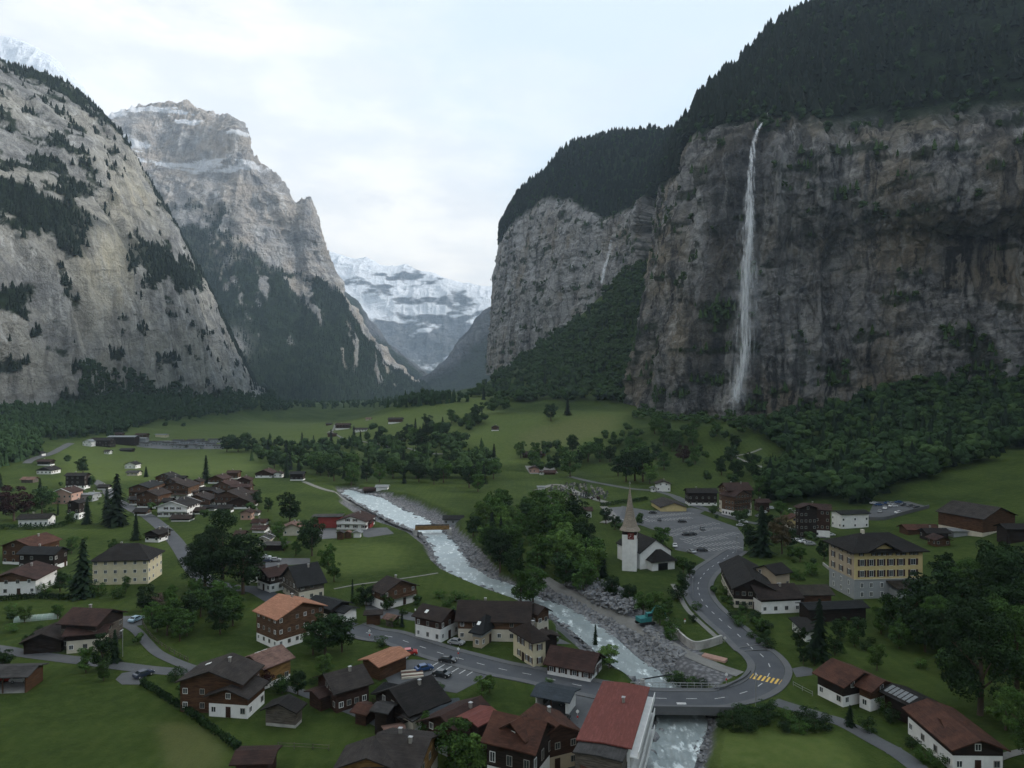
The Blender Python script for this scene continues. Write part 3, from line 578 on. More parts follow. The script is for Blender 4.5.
strip('lane',tp('R5',[(440,205),(500,208),(540,232),(575,272),(620,315),(690,350),(760,376)]),-1.3,1.3,'asphalt_old',.11)
strip('lane',tp('R6',[(170,455),(215,462),(300,492),(400,530),(480,562),(560,600),(650,640),(720,690)]),-1.2,1.2,'asphalt_old',.09)
strip('lane',tp('R7',[(255,20),(330,70),(420,118),(520,165),(620,205),(700,250),(780,300),(850,335),(940,372),(1024,400)]),-1.8,1.8,'gravel_path',.12)
strip('path',tp('R2',[(250,322),(330,352),(400,385),(470,420),(560,462),(620,495),(680,520)]),-1.6,1.6,'gravel_path',.15,step=3)
strip('path',tp('R2',[(370,745),(460,728),(560,715),(700,695),(780,682)]),-.5,.5,'gravel_path',.1)
strip('lane',tp('p',[(640,418),(760,458),(880,495),(1019,540)])+tp('R8',[(380,605),(430,625),(520,675),(600,720),(680,780)]),-1.7,1.7,'asphalt_old',.09)
strip('path',tp('R8',[(860,770),(930,740),(980,722),(1060,705)]),-.8,.8,'gravel_path',.1)
strip('path',tp('o',[(255,190),(300,260),(340,340),(380,400),(460,480),(560,570),(640,640)]),-.7,.7,'gravel_path',.08)
strip('path',tp('R2',[(345,130),(372,110),(380,95)])[::-1],-1.5,1.5,'gravel_path',.6,step=5)
strip('path',tp('R2',[(350,125),(400,150),(440,160),(560,180),(700,205),(800,215)]),-1.2,1.2,'gravel_path',.6,step=5)
strip('path',tp('R4',[(45,190),(90,210),(150,230),(200,250)]),-1,1,'gravel_path',.35,step=3)
strip('path',tp('R4',[(50,190),(100,180),(140,165)]),-1,1,'gravel_path',.35,step=3)
strip('road',tp('S5',[(150,160),(215,195),(330,235),(430,270),(530,300),(620,320),(760,340),(860,360),(960,385),(1030,410)]),-2.6,2.6,'asphalt_old',.17,step=2)
strip('road',tp('S4',[(1000,610),(900,570),(790,545),(640,530),(420,490),(300,460)]),-2.2,2.2,'asphalt_old',.2,step=3)
strip('path',tp('S4',[(100,545),(200,510),(270,520),(350,560),(430,590),(530,620)]),-2.2,2.2,'gravel_path',.25,step=3)
strip('path',tp('S4',[(500,640),(560,700),(500,740)]),-2,2,'gravel_path',.2,step=3)
import bmesh
LOTS=[]
def lot(name,poly,mat,dz=.06,grid=4.,kind='structure'):
    LOTS.append(poly)
    w_=[tuple(hit1(x,y)[:2]) for x,y in poly]; bm=bmesh.new(); bm.faces.new([bm.verts.new((x,y,0)) for x,y in w_])
    xs=[p[0] for p in w_]; ys=[p[1] for p in w_]
    for a,lo,hi in ((0,min(xs),max(xs)),(1,min(ys),max(ys))):
        k=lo+grid
        while k<hi:
            no=(1,0,0) if a==0 else (0,1,0); bmesh.ops.bisect_plane(bm,geom=bm.verts[:]+bm.edges[:]+bm.faces[:],plane_co=(k,k,0),plane_no=no); k+=grid
    for v in bm.verts: v.co.z=float(G(v.co.x,v.co.y))+dz
    bmesh.ops.recalc_face_normals(bm,faces=bm.faces[:])
    for f_ in bm.faces:
        if f_.normal.z<0: f_.normal_flip()
    me=bpy.data.meshes.new(name); bm.to_mesh(me); bm.free(); me.materials.append(M[mat]); return tag(link(name,me),kind=kind)
lot('car_park',tp('S5',[(-170,215),(0,245),(215,232),(250,225),(330,245),(300,262),(400,300),(525,345),(565,400),(560,495),(430,540),(330,540),(250,500),(150,480),(135,400),(-60,330),(-200,330)]),'asphalt_old',.06)
lot('forecourt',tp('S7',[(-130,170),(0,132),(60,118),(170,122),(215,90),(420,150),(555,200),(450,262),(340,320),(215,300),(-60,270)]),'asphalt_old',.062)
lot('forecourt',tp('g',[(380,225),(440,275),(520,325),(600,400),(560,425),(400,425),(330,330)]),'asphalt_old')
lot('forecourt',tp('R7',[(330,440),(470,470),(420,640),(380,768),(290,768),(310,600),(230,540)]),'asphalt_old',.058)
lot('forecourt',tp('R5',[(520,388),(580,405),(560,440),(480,440),(455,420),(480,395)]),'asphalt_old',.055)
lot('forecourt',tp('R5',[(440,170),(560,170),(560,205),(500,215),(440,210)]),'asphalt_old',.055)
lot('forecourt',tp('S3',[(150,440),(240,470),(480,470),(480,500),(250,520),(130,560)]),'asphalt_old',.05)
lot('forecourt',tp('S3',[(790,290),(940,285),(985,322),(830,345),(800,340)]),'asphalt_old',.05)
lot('forecourt',tp('S3',[(490,290),(640,290),(640,350),(550,355)]),'pavement',.055)
lot('forecourt',tp('R6',[(490,110),(560,130),(690,160),(690,190),(600,175),(500,190)]),'asphalt_old',.06)
lot('forecourt',tp('S4',[(490,650),(620,640),(600,700),(520,705)]),'pavement',.1)
lot('forecourt',tp('R8',[(560,690),(610,700),(640,740),(560,720)]),'asphalt_old',.06)
lot('forecourt',tp('p',[(760,195),(830,180),(900,195),(900,240),(790,255)]),'asphalt_old',.05)
lot('camp_pavement',tp('R1',[(530,165),(660,160),(880,175),(880,195),(680,195),(540,185)]),'pavement',.25,12)
lot('camp_pavement',tp('S4',[(30,395),(200,400),(230,440),(60,445)]),'gravel_path',.2,8)
# markings
mk=MB()
def dash(P_,nn,off,a,L,w,mi=0,z=.095):
    c_=P_[a]; d=np.array([nn[a][1],-nn[a][0]]); c0=c_+nn[a]*off; q=[]
    for s,tt in ((-L/2,-w/2),(L/2,-w/2),(L/2,w/2),(-L/2,w/2)):
        x,y=c0+d*s+nn[a]*tt; q.append((x,y,max(float(G(x,y)),-.12)+z))
    mk.add(q,[(0,1,2,3)],mi)
for k in range(6,len(MP)-3,5): dash(MP,MN,0,k,2.2,.2)
for s_ in (-1,1):
    pass
cw=np.array(hit1(*T('p',600,278)))[:2]; kk=int(np.argmin(((MP-cw)**2).sum(1)))
for s_ in np.linspace(-3.2,3.2,8): dash(MP,MN,s_,kk,2.9,.46,1,.1)
dash(MP,MN,-2.2,int(np.argmin(((MP-np.array(at_h(684,703,0)))**2).sum(1))),1.9,.9)
def stalls(a,b_,n,L,ang=90):
    A_=np.array(hit1(*a)[:2]); B_=np.array(hit1(*b_)[:2]); d=(B_-A_)/np.linalg.norm(B_-A_); nn=np.array([-d[1],d[0]])
    for k in range(n):
        c_=A_+(B_-A_)*k/(n-1); q=[]
        for s,tt in ((-.13,0),(.13,0),(.13,L),(-.13,L)):
            x,y=c_+d*s+nn*tt; q.append((x,y,float(G(x,y))+.075))
        mk.add(q,[(0,1,2,3)] if L>0 else [(3,2,1,0)],0)
for a,b_,n,L in (((20,288),(265,262),15,4.6),((0,312),(260,292),15,4.6),((-150,305),(-10,300),7,4.6),((150,372),(300,345),8,4.6),((300,345),(420,325),6,4.6),((140,400),(440,352),15,4.6),((230,425),(330,405),5,4.6),
    ((250,445),(470,412),11,4.6),((300,465),(540,440),12,4.6),((340,490),(560,470),10,4.6),((350,415),(540,385),9,4.6)):
    stalls(T('S5',*a),T('S5',*b_),n,L)
stalls(T('S7',180,165),T('S7',400,215),6,4)
tag(mk.build('road_markings',['paint_white','paint_yellow']),kind='structure')

# ------------------------------------------------------------------ trees
def cone_t(n,seed,layers=4):
    r=np.random.default_rng(seed); V=[];Fc=[]
    for l in range(layers):
        z0=.08+.86*l/layers; z1=min(1.0,z0+.42); rad=.20*(1-l/layers*.80); o=len(V)
        for k in range(n):
            a=2*math.pi*(k+r.uniform(-.25,.25))/n; q=rad*r.uniform(.68,1.2); V.append((q*math.cos(a),q*math.sin(a),z0-r.uniform(0,.05)))
        V.append((r.uniform(-.01,.01),r.uniform(-.01,.01),z1)); Fc+=[(o+k,o+(k+1)%n,o+n) for k in range(n)]
    return np.array(V),np.array(Fc)
CONE=[cone_t(6,k,4) for k in range(6)]; CONE_S=[cone_t(5,k+20,2) for k in range(4)]
def leaf_t(n,seed,size,lumps=5,card=True):
    r=np.random.default_rng(seed); V=[];Fc=[]; L_=[]
    for k in range(lumps):
        a=r.uniform(0,6.28); q=r.uniform(0,.22); c_=np.array([q*math.cos(a),q*math.sin(a),r.uniform(.38,.78)]); rr=r.uniform(.15,.24); L_.append((c_,rr))
        o=len(V); V+=list(IV*rr*(1+r.uniform(-.18,.18,(12,1)))*.9+c_); Fc+=[tuple(f_+o) for f_ in IF]
    for k in range(n):
        c_,rr=L_[r.integers(len(L_))]; d=r.normal(size=3); d/=np.linalg.norm(d); p=c_+d*rr*r.uniform(.85,1.15)
        e=r.normal(size=3); e-=d*(e@d)*.6; e/=np.linalg.norm(e); g_=np.cross(d,e); s=size*r.uniform(.6,1.3); o=len(V); V+=[p-e*s,p+e*s,p+g_*s*1.4]; Fc.append((o,o+1,o+2))
    return np.array(V),np.array(Fc)
LEAF=[leaf_t(70,k+50,.07) for k in range(7)]
def forest(name,pos,h,templs,mat,label,wr=1.0):
    w_=h*wr*RNG.uniform(.85,1.2,len(h)); V,Fc=merge(templs,pos,np.stack([w_,w_,h],-1)); return tag(link(name,npmesh(name,V,Fc,[mat],smooth=False)),kind='stuff',label=label)
def pick(S,mask,n,vmax=None,step=1):
    P_,veg=S[0],S[1]; m_=mask*veg; q=m_.ravel(); q=q/q.sum(); i=RNG.choice(len(q),n,p=q); p=P_.reshape(-1,3)[i].copy(); p+=RNG.uniform(-3,3,p.shape)*np.array([1,1,0]); return p
def scrn(P_): return 512+F*P_[...,0]/P_[...,1], HZ+(CAMH-P_[...,2])*F/P_[...,1]
def vis(P_,m=30): x,y=scrn(P_); return (x>-m-30)&(x<1024+m+60)&(y>-m-20)&(y<768)
# cliff-top forests
P_,veg,V_,U_,rock=CLIFF; vm=vis(P_)
p=pick(CLIFF,((V_>3.02)&(V_<4.15)&vm).astype(float),5600); h=RNG.uniform(9,26,len(p)); p[:,2]-=2
forest('forest_cliff_top',p,h,CONE,'needle_far','dark spruce forest on top of the cliffs',1.35)
p=pick(CLIFF,((V_>2.9)&(V_<4.15)&vm).astype(float),1500); h=RNG.uniform(8,17,len(p)); p[:,2]-=2
forest('forest_cliff_top',p,h,LEAF,'leaf_dark','leafy trees mixed into the forest on top of the cliffs')
p=pick(CLIFF,((rock>.5)&vm&(veg>.45)).astype(float),1500); h=RNG.uniform(5,11,len(p)); p[:,2]-=1
forest('forest_cliff_ledge',p,h,CONE+LEAF[:2],'leaf_far','bushes and small trees growing on cliff ledges',1.2)
P_,veg,V_,U_=LEFT; vm=vis(P_); p=pick(LEFT,(vm&(V_<4.1)&(veg>.4)).astype(float),7500); h=RNG.uniform(6,15,len(p)); p[:,2]-=2
forest('forest_mountain',p,h,CONE,'needle_far','dark spruces growing on the steep pale mountain',1.3)
sx_,sy_=scrn(P_); mk_=((sx_>80)&(sx_<285)&(sy_>366+np.clip((sx_-90)*.28,0,30)+4*np.sin(sx_*.13))&(V_<1.5)).astype(float)
p=pick((P_,veg*0+1),mk_,1500); h=RNG.uniform(11,20,len(p)); p[:,2]-=3
forest('forest_mountain_foot',p,h,CONE+LEAF,'leaf_dark','dark forest climbing the foot of the pale mountain')
P_,veg,V_,U_=PEAK; vm=vis(P_); p=pick(PEAK,(vm&(V_<3)&(veg>.4)).astype(float),7500); h=RNG.uniform(12,24,len(p)); p[:,2]-=2
forest('forest_slope',p,h,CONE_S,'needle_far','distant spruce forest on the slope below the peak')
def gforest(name,poly,n,h0,h1,templs,mat,label,wr=1.):
    q=samp(poly,n); p=hit(q[:,0],q[:,1]); p=p[p[:,1]<6500]; h=RNG.uniform(h0,h1,len(p)); p[:,2]-=h*.06; return forest(name,p,h,templs,mat,label,wr)
gforest('forest_valley_edge',[(-20,415),(0,412),(60,410),(110,402),(200,398),(240,388),(300,396),(420,398),(470,402),(400,408),(330,409),(250,412),(200,418),(140,428),(110,436),(70,438),(35,442),(40,455),(0,468),(-30,470)],2300,11,20,LEAF+CONE,'leaf_dark','mixed forest along the foot of the mountain',.95)
tal=[(470,398),(482,384),(514,362),(539,344),(569,317),(594,292),(616,272),(645,262),(655,300),(640,350),(632,395),(622,404),(590,400),(565,402),(540,400),(520,404),(500,402)]
gforest('forest_scree_slope',tal,1000,11,19,LEAF,'leaf_far','leafy forest climbing the scree slope between the cliffs',1.15)
gforest('forest_scree_slope',tal,420,10,20,LEAF,'leaf_green','lighter green trees in the forest on the scree slope',1.15)
gforest('forest_scree_slope',tal,260,12,20,CONE,'needle_far','scattered spruces in the forest on the scree slope')
hil=[(745,428),(762,420),(800,418),(840,412),(870,398),(905,388),(960,384),(1024,372),(1120,365),(1120,455),(1024,452),(960,470),(905,486),(860,508),(820,496),(790,508),(765,498),(772,474),(790,462),(770,445)]
gforest('forest_hillside',hil,220,12,20,LEAF,'leaf_far','mid green trees in the forest under the cliff',1.15)
gforest('forest_hillside',hil,700,11,19,LEAF,'leaf_dark','dense dark leafy forest under the cliff',1.1)
gforest('forest_hillside',hil,160,14,22,CONE,'needle','spruces standing in the dark forest under the cliff')
gforest('forest_belt',[(235,452),(262,444),(300,450),(360,444),(420,440),(470,446),(500,462),(494,480),(440,480),(400,478),(350,474),(300,468),(250,462)],190,9,17,LEAF+CONE[:1],'leaf_far','belt of trees crossing the valley floor beyond the fields',1.1)
gforest('forest_cliff_foot',[(630,418),(700,425),(760,428),(800,428),(860,420),(870,410),(800,416),(700,416),(640,408)],260,5,9,LEAF,'leaf_far','low bushes along the foot of the cliff',1.3)
# trees that can be told apart
def crown_leafy(seed,n=2600,wide=1.0,kind='round',fine=1.):
    r=np.random.default_rng(seed); L_=[]
    for k in range(26):
        z=r.uniform(.24,.92); prof=math.sin(math.pi*min(1,max(0,(z-.12)/.95)))**.7
        a=r.uniform(0,6.28); q=(r.uniform(.25,1)**.6)*.30*prof*wide; L_.append((np.array([q*math.cos(a),q*math.sin(a),z]),r.uniform(.07,.135)*(1.15-.3*z)))
    L_.append((np.array([0,0,.6]),.17)); V=[];Fc=[]
    idx=r.choice(len(L_),n,p=(lambda s:s/s.sum())(np.array([q[1]**2 for q in L_])))
    for k in idx:
        c_,rr=L_[k]; d=r.normal(size=3); d[2]+=.35; d/=np.linalg.norm(d); p=c_+d*rr*(r.uniform(.5,1.18)**.6)*np.array([1,1,.8])
        nrm=d+r.normal(size=3)*.45; nrm/=np.linalg.norm(nrm); e=np.cross(nrm,r.normal(size=3)); e/=np.linalg.norm(e); g_=np.cross(nrm,e); s=r.uniform(.010,.021)*fine; o=len(V)
        V+=[p-e*s-g_*s*.7,p+e*s-g_*s*.6,p+e*s*.8+g_*s,p-e*s*.8+g_*s*.9]; Fc.append((o,o+1,o+2,o+3))
    return np.array(V),np.array(Fc)
def crown_spruce(seed,n=2200,slim=1.):
    r=np.random.default_rng(seed); V=[];Fc=[]; nb=95
    for k in range(nb):
        z=.07+.90*(k/nb); rad=(.20*(1-z)**.85+.012)*slim*r.uniform(.7,1.15); a=k*2.4+r.uniform(-.3,.3); d=np.array([math.cos(a),math.sin(a),0]); sd=np.array([-d[1],d[0],0]); m_=max(5,int(n/nb*(1.6*(1-z)+.35)))
        for q in range(m_):
            u=r.uniform(.12,1); p=d*rad*u+np.array([0,0,z-.10*u*rad/.2-.02*u]); wd=rad*.30*(1.15-u)+.006; s=r.uniform(.006,.012)+wd*.25; p=p+sd*r.uniform(-wd,wd)
            e=d*s*1.5+np.array([0,0,-s*.8]); f_=sd*s*.9+np.array([0,0,r.uniform(-.4,.1)*s]); o=len(V); V+=[p-e-f_,p+e-f_*.5,p+e+f_*.5,p-e+f_]; Fc.append((o,o+1,o+2,o+3))
    return np.array(V),np.array(Fc)
def trunk_mb(kind,seed):
    r=random.Random(seed); mb=MB()
    if kind in('spruce','cypress'): mb.cyl((0,0,-.04),(0,0,.93),.016,.003,7)
    else:
        mb.cyl((0,0,-.04),(.01,0,.32),.026,.018,8); mb.cyl((.01,0,.32),(0,.01,.7),.018,.006,7)
        for k in range(6):
            a=k*1.05+r.uniform(-.3,.3); z=.22+.06*k; mb.cyl((0,0,z),(math.cos(a)*.2,math.sin(a)*.2,z+.22),.010,.003,5)
    return mb
PROTO={}
def proto(kind):
    if kind not in PROTO:
        sp={'spruce':(2,'needle'),'cypress':(1,'needle'),'leafy':(5,'leaf_green'),'light':(3,'leaf_light'),'dark':(3,'leaf_dark'),'big':(2,'leaf_dark'),'bigg':(2,'leaf_green'),'copper':(1,'leaf_copper'),'brown':(1,'leaf_brown'),'shrub':(3,'leaf_dark'),'bush':(3,'leaf_green'),'blossom':(1,'blossom')}[kind]
        out=[]
        for k in range(sp[0]):
            s=sum(map(ord,kind))*7+k
            if kind=='spruce': V,Fc=crown_spruce(s)
            elif kind=='cypress': V,Fc=crown_spruce(s,1600,.55)
            else:
                V,Fc=crown_leafy(s,1300 if kind in('shrub','bush','blossom') else 11000 if kind in('big','bigg') else 3000,fine=.48 if kind in('big','bigg') else 1.)
                if kind in('shrub','bush','blossom'): V=V*np.array([1.9,1.9,1.15])-np.array([0,0,.22])
            cm_=npmesh('crown',V,Fc,[sp[1]],smooth=False); tm=trunk_mb(kind,s).mesh('trunk','bark'); out.append((cm_,tm))
        PROTO[kind]=out
    return PROTO[kind]
TREES=[]   # (root, kind, x, y, h, area, sx, sy)
NAME={'spruce':'spruce_tree','cypress':'cypress_tree','leafy':'leafy_tree','light':'leafy_tree','dark':'leafy_tree','big':'leafy_tree','bigg':'leafy_tree','copper':'copper_beech_tree','brown':'budding_tree','shrub':'shrub','bush':'shrub','blossom':'blossoming_shrub'}
def tree_at(x,y,h,kind,grove=None,wide=1.):
    z=float(G(x,y)); r=empty(NAME[kind],(x,y,z-.1),rnd.uniform(0,6.28)); w_=h*wide*rnd.uniform(.9,1.12); cm_,tm=rnd.choice(proto(kind))
    r.scale=(w_,w_,h); link('crown',cm_,r); link('trunk',tm,r)
    sx_,sy_=512+F*x/y,HZ+(CAMH-z)*F/y; TREES.append([r,kind,x,y,h,grove,sx_,sy_]); return r
def tr(px,py,h,kind,wide=1.,grove=None): x,y,_=hit1(px,py); return tree_at(float(x),float(y),h,kind,grove,wide)
for a in [(83,597,18.5,'spruce',1.25),(117,526,25,'spruce',1.25),(107,524,18,'spruce',1.2),(136,540,12,'spruce',1.1),(206,483,19,'spruce',1.1),(146,477,8,'spruce',1.4),(87,524,13,'spruce',1.1),
 (40,490,8,'spruce',1.2),(58,515,8,'cypress',1.),(70,523,7,'dark'),(14,521,18,'copper',1.3),(42,514,14,'dark',1.2),(28,516,11,'dark',1.2),(52,505,9,'leafy'),(83,474,13,'dark',1.1),(68,464,9,'leafy'),(92,488,9,'leafy'),(0,488,10,'spruce',1.3),
 (290,523,16,'dark',1.1),(312,556,15,'dark',.95),(304,545,10,'leafy'),(328,574,11,'leafy',.9),(334,582,7,'leafy'),(352.5,603,7.5,'cypress',1.),(366,606,6.5,'dark',1.3),(360,604,4.5,'bush'),
 (325,655,10.5,'dark',1.25),(342,652,9,'dark',1.2),(313,655,7,'leafy',1.2),(101.6,670,9,'dark',.95),(115,662,8,'spruce',1.3),(86,673,5.8,'leafy',1.1),(103.6,681,4.8,'leafy',.9),(176,680,3.2,'shrub'),(188,702,5.5,'leafy',1.2),(3,669,5,'dark',1.2),
 (395,626,3.4,'bush'),(402,627,4,'cypress',1.6),(387,610,5,'leafy',1.2),(381,646,3,'bush'),(429,742,5.5,'leafy',1.3),(455,772,9,'leafy',1.3),(470,776,7,'light',1.2),(282,692,4,'shrub'),(265,688,4.5,'copper',1.2),
 (595.5,649,6.8,'spruce',.8),(609,668,5.5,'light',1.5),(601,662,3,'bush'),(521,604,10,'leafy',1.),(533,606,12.5,'leafy',1.1),(548.6,684,1.6,'bush'),(556,645,2.2,'light'),
 (672,684,3,'bush'),(682,687,3.2,'shrub'),(692,688,2.8,'bush'),(702,689,2.6,'shrub'),(678,680,2.4,'bush'),
 (643,616,7,'leafy',1.2),(655,613,6.5,'light',1.2),(668,616,5,'leafy',1.1),(629,604,7,'dark',1.1),(660,625,6,'leafy',1.1),(673,632,4.5,'bush'),(683,594,7,'dark',1.),(678,600,5,'shrub'),(690,578,6,'dark'),(683,573,6,'leafy'),(677,568,5,'dark'),(672,640,4,'bush'),(612,598,8,'dark'),
 (819.5,660,15,'spruce',1.2),(850,726,4.2,'spruce',1.5),(868,731,3,'shrub'),(886,714,3.6,'bush'),(893,722,2.6,'shrub'),(925,762,3,'bush'),(912,748,2.2,'shrub'),(938,766,2.6,'bush'),
 (980,715,22,'big',1.05),(1016,705,21,'bigg',1.0),(952,660,15,'big',1.0),(994,672,17,'bigg',1.0),(935,640,12,'bigg',1.1),(915,630,13,'dark',1.1),(1005,640,20,'big',1.1),(960,625,17,'dark',1.1),(902,640,13,'dark',1.1),(930,625,15,'dark',1.1),(968,612,16,'bigg',1.1),(1000,602,20,'dark',1.1),(1022,640,22,'big',1.1),(890,628,9,'leafy',1.1),(945,600,13,'dark',1.1),(1035,770,14,'bigg',1.1),(925,652,11,'dark'),(1015,585,15,'dark'),
 (762,556,20,'spruce',1.25),(754,553,12,'dark',1.1),(782,554,15,'brown',1.),(790,548,9,'dark'),(759,500,14,'leafy',1.1),(772,500,13,'dark',1.1),(748,503,9,'dark'),
 (662,550,9,'leafy',1.2),(656,546,6,'leafy'),(615,530,7,'dark',1.1),(621,534,6,'dark'),(640,526,7,'leafy'),(606,524,8,'dark'),(596,560,10,'dark',.9),(603,577,11,'spruce',1.),
 (570,477,20,'leafy',1.15),(626,482,22,'dark',1.1),(635,481,25,'leafy',1.1),(643,482,24,'dark',1.1),(650,484,14,'light',1.1),(618,476,15,'dark',1.1),(683,462,13,'copper',1.2),(544,452,11,'dark',1.1),(551,421,18,'dark',1.1),(567.6,415,18,'spruce',1.3),(664,470,14,'leafy',1.1),
 (600,462,15,'leafy'),(588,462,17,'leafy',1.1),(610,462,15,'dark'),(578,466,13,'dark'),(562,462,14,'leafy'),(597,452,13,'leafy'),(572,450,14,'leafy'),(656,460,14,'dark'),(672,452,12,'leafy'),(555,470,10,'leafy'),(640,455,14,'leafy'),(700,455,10,'dark'),(690,470,9,'leafy'),
 (422,450,19,'dark',1.1),(428,444,18,'dark',1.1),(436,440,15,'leafy'),(446,434,13,'leafy'),(416,448,14,'leafy'),(494,464,17,'spruce',1.1),(478,424,22,'dark',1.1),(470,430,14,'leafy'),(300,472,8,'dark'),
 (227,452,17,'dark',1.2),(238,452,17,'dark',1.2),(246,446,15,'leafy'),(252,452,15,'dark',1.2),(232,446,14,'leafy'),(258,455,14,'leafy'),(262,462,12,'dark'),(165,428,12,'dark'),(183,428,10,'dark'),(268,456,17,'spruce',1.),(274,454,14,'spruce',1.),(286,462,20,'spruce',1.),(296,460,13,'spruce',1.),(302,448,17,'spruce',1.),(290,466,14,'spruce'),
 (195,602,7,'leafy'),(158,606,4,'blossom'),(172,603,5,'leafy'),(126,592,5,'leafy'),(118,598,4,'bush'),(45,594,4,'bush'),(12,612,3,'bush'),(12,622,3.4,'light'),(60,592,7,'dark',1.1),(72,596,6,'leafy'),(98,596,5,'bush'),
 (205,520,6,'leafy'),(160,512,6,'dark'),(172,512,5.5,'leafy'),(152,512,6,'dark'),(186,508,5,'bush'),(228,520,6,'leafy'),(258,506,9,'dark'),(268,512,8,'dark'),(250,514,7,'leafy'),(278,540,8,'leafy'),(284,552,6,'leafy'),(296,556,6,'leafy'),(265,545,5,'bush'),(340,520,5,'bush'),
 (432,618,3,'bush'),(425,612,3.5,'leafy'),(447,606,3,'bush'),(456,602,4,'bush'),(470,604,3.4,'bush'),(478,610,4,'leafy'),(440,598,3,'bush'),(462,612,3,'bush'),(418,606,4,'leafy'),(452,614,3,'light'),(398,600,3,'bush'),(404,614,2.6,'bush'),
 (800,562,6,'leafy'),(812,575,5,'bush'),(800,580,4,'bush'),(824,560,8,'dark'),(790,578,4,'bush'),(696,610,3,'bush'),(692,622,2.5,'shrub'),(745,612,3,'shrub'),(735,602,3,'shrub'),(725,594,3,'bush'),(755,622,3.5,'shrub'),(765,632,3.5,'shrub'),(840,640,6,'dark'),(858,640,7,'dark'),(800,650,6,'dark'),(835,655,5,'dark')]: tr(*a)
# big tree in front of the village centre
tr(222,594,26,'big',1.15); tr(205,588,19,'big',1.15); tr(243,594,19,'dark',1.1)
def grove(name,poly,n,h0,h1,kinds,mind=5):
    pts=[];q=samp(poly,n*8); W3=hit(q[:,0],q[:,1])
    for k in range(len(q)):
        x,y,z=W3[k]
        if all((x-a)**2+(y-b_)**2>mind*mind for a,b_ in pts): pts.append((x,y)); tree_at(float(x),float(y),rnd.uniform(h0,h1),rnd.choice(kinds),name,1.1)
        if len(pts)>=n: break
grove('in the riverside grove by the church',[(462,548),(474,522),(500,508),(555,508),(592,528),(597,552),(600,580),(606,600),(580,597),(545,588),(515,580),(485,566)],60,9,16,['leafy','leafy','dark','light','leafy','light','spruce'],5.2)
grove('in the grove below the cream farmhouse',[(140,610),(165,606),(235,606),(238,625),(225,650),(190,645),(150,632)],20,5.5,9.5,['leafy','dark','leafy'],3.6)
grove('in the wood upstream of the fields',[(262,468),(300,462),(360,468),(420,462),(470,468),(498,478),(480,492),(440,486),(400,484),(350,486),(320,480),(280,478)],60,10,17,['dark','leafy','dark','spruce'],10)
grove('in the tree belt beyond the meadow',[(380,432),(420,430),(460,430),(400,452),(330,452),(300,448)],22,12,18,['dark','leafy','spruce'],12)
grove('on the rising meadow beyond the river',[(398,446),(430,430),(470,414),(500,403),(515,408),(475,430),(430,452)],26,10,17,['dark','leafy','leafy','light'],8)
grove('at the meadow edge under the waterfall cliff',[(590,442),(640,426),(700,430),(745,428),(740,440),(690,448),(640,452),(600,455)],30,8,15,['dark','leafy','leafy'],7)
grove('on the slope above the cemetery',[(515,458),(560,446),(600,450),(590,468),(540,474)],16,9,15,['dark','leafy','light'],7)
grove('beside the slope meadow near the waterfall',[(700,452),(745,448),(765,470),(750,490),(700,486),(690,470)],14,8,15,['dark','leafy'],7)
grove('on the dark slope beside the lowest chalets',[(860,600),(1024,560),(1040,770),(985,735),(930,690),(885,655)],11,5,9,['dark','leafy','leafy','shrub','light'],5)
grove('along the bank above the car park',[(730,520),(748,520),(790,515),(800,525),(770,535)],6,6,10,['dark','leafy'],5)
grove('in the shrubbery below the bridge road',[T('R8',10,600),T('R8',100,580),T('R8',240,600),T('R8',370,625),T('R8',360,648),T('R8',200,655),T('R8',0,650)],20,1.8,3.4,['shrub','bush','shrub'],2.0)
grove('on the steep bank beside the curved road',[T('o',560,160),T('o',620,240),T('o',800,400),T('o',1000,520),T('o',1000,700),T('o',880,640),T('o',680,420),T('o',560,250)],20,2,3.6,['shrub','bush','dark'],2.4)
grove('among the graves',[T('S4',150,560),T('S4',250,510),T('S4',380,520),T('S4',520,570),T('S4',500,620),T('S4',330,610),T('S4',220,640)],26,1.6,3.4,['shrub','bush','cypress','copper'],3)
# hedges
def hedge(label,pts,h,w_,mat='leaf_dark'):
    P_=spl(wpts(pts),.5); V=[];Fc=[]; r=np.random.default_rng(int(h*100)+len(pts)); d=np.gradient(P_,axis=0); d/=np.linalg.norm(d,axis=1)[:,None]+1e-9; o0=np.array([P_[0][0],P_[0][1],float(G(*P_[0]))])
    n=int(len(P_)*26); i=r.integers(0,len(P_),n)
    for k in i:
        nn=np.array([-d[k][1],d[k][0]]); s=r.uniform(-1,1); zt=h*(r.uniform(0,1)**.6)*r.uniform(.9,1.05); xy=P_[k]+nn*s*w_/2; p=np.array([xy[0],xy[1],float(G(*xy))+zt])-o0; e=r.normal(size=3); e/=np.linalg.norm(e); g_=np.cross(e,r.normal(size=3)); g_/=np.linalg.norm(g_)+1e-6
        q=.16; o=len(V); V+=[p-e*q-g_*q,p+e*q-g_*q,p+e*q+g_*q,p-e*q+g_*q]; Fc.append((o,o+1,o+2,o+3))
    ob=link('hedge',npmesh('hedge',V,Fc,[mat],smooth=False)); ob.location=o0; return tag(ob,label,'hedge')
hedge('dark clipped hedge along the edge of the big lower meadow',tp('R5',[(560,440),(640,490),(740,555),(840,630),(940,700)]),1.4,1.1)
hedge('long dark hedge below the white-based brown chalet',tp('S8',[(-40,490),(100,478),(240,470),(380,478),(480,480)]),1.6,1.6)
hedge('low hedge below the long white house on the meadow',tp('S2',[(-40,655),(120,655),(250,655),(360,640),(450,610)]),2.2,2.5)
hedge('low green hedge behind the car park and the cemetery lawn',tp('S4',[(490,640),(600,622),(700,610),(760,600)]),2.0,2.4)
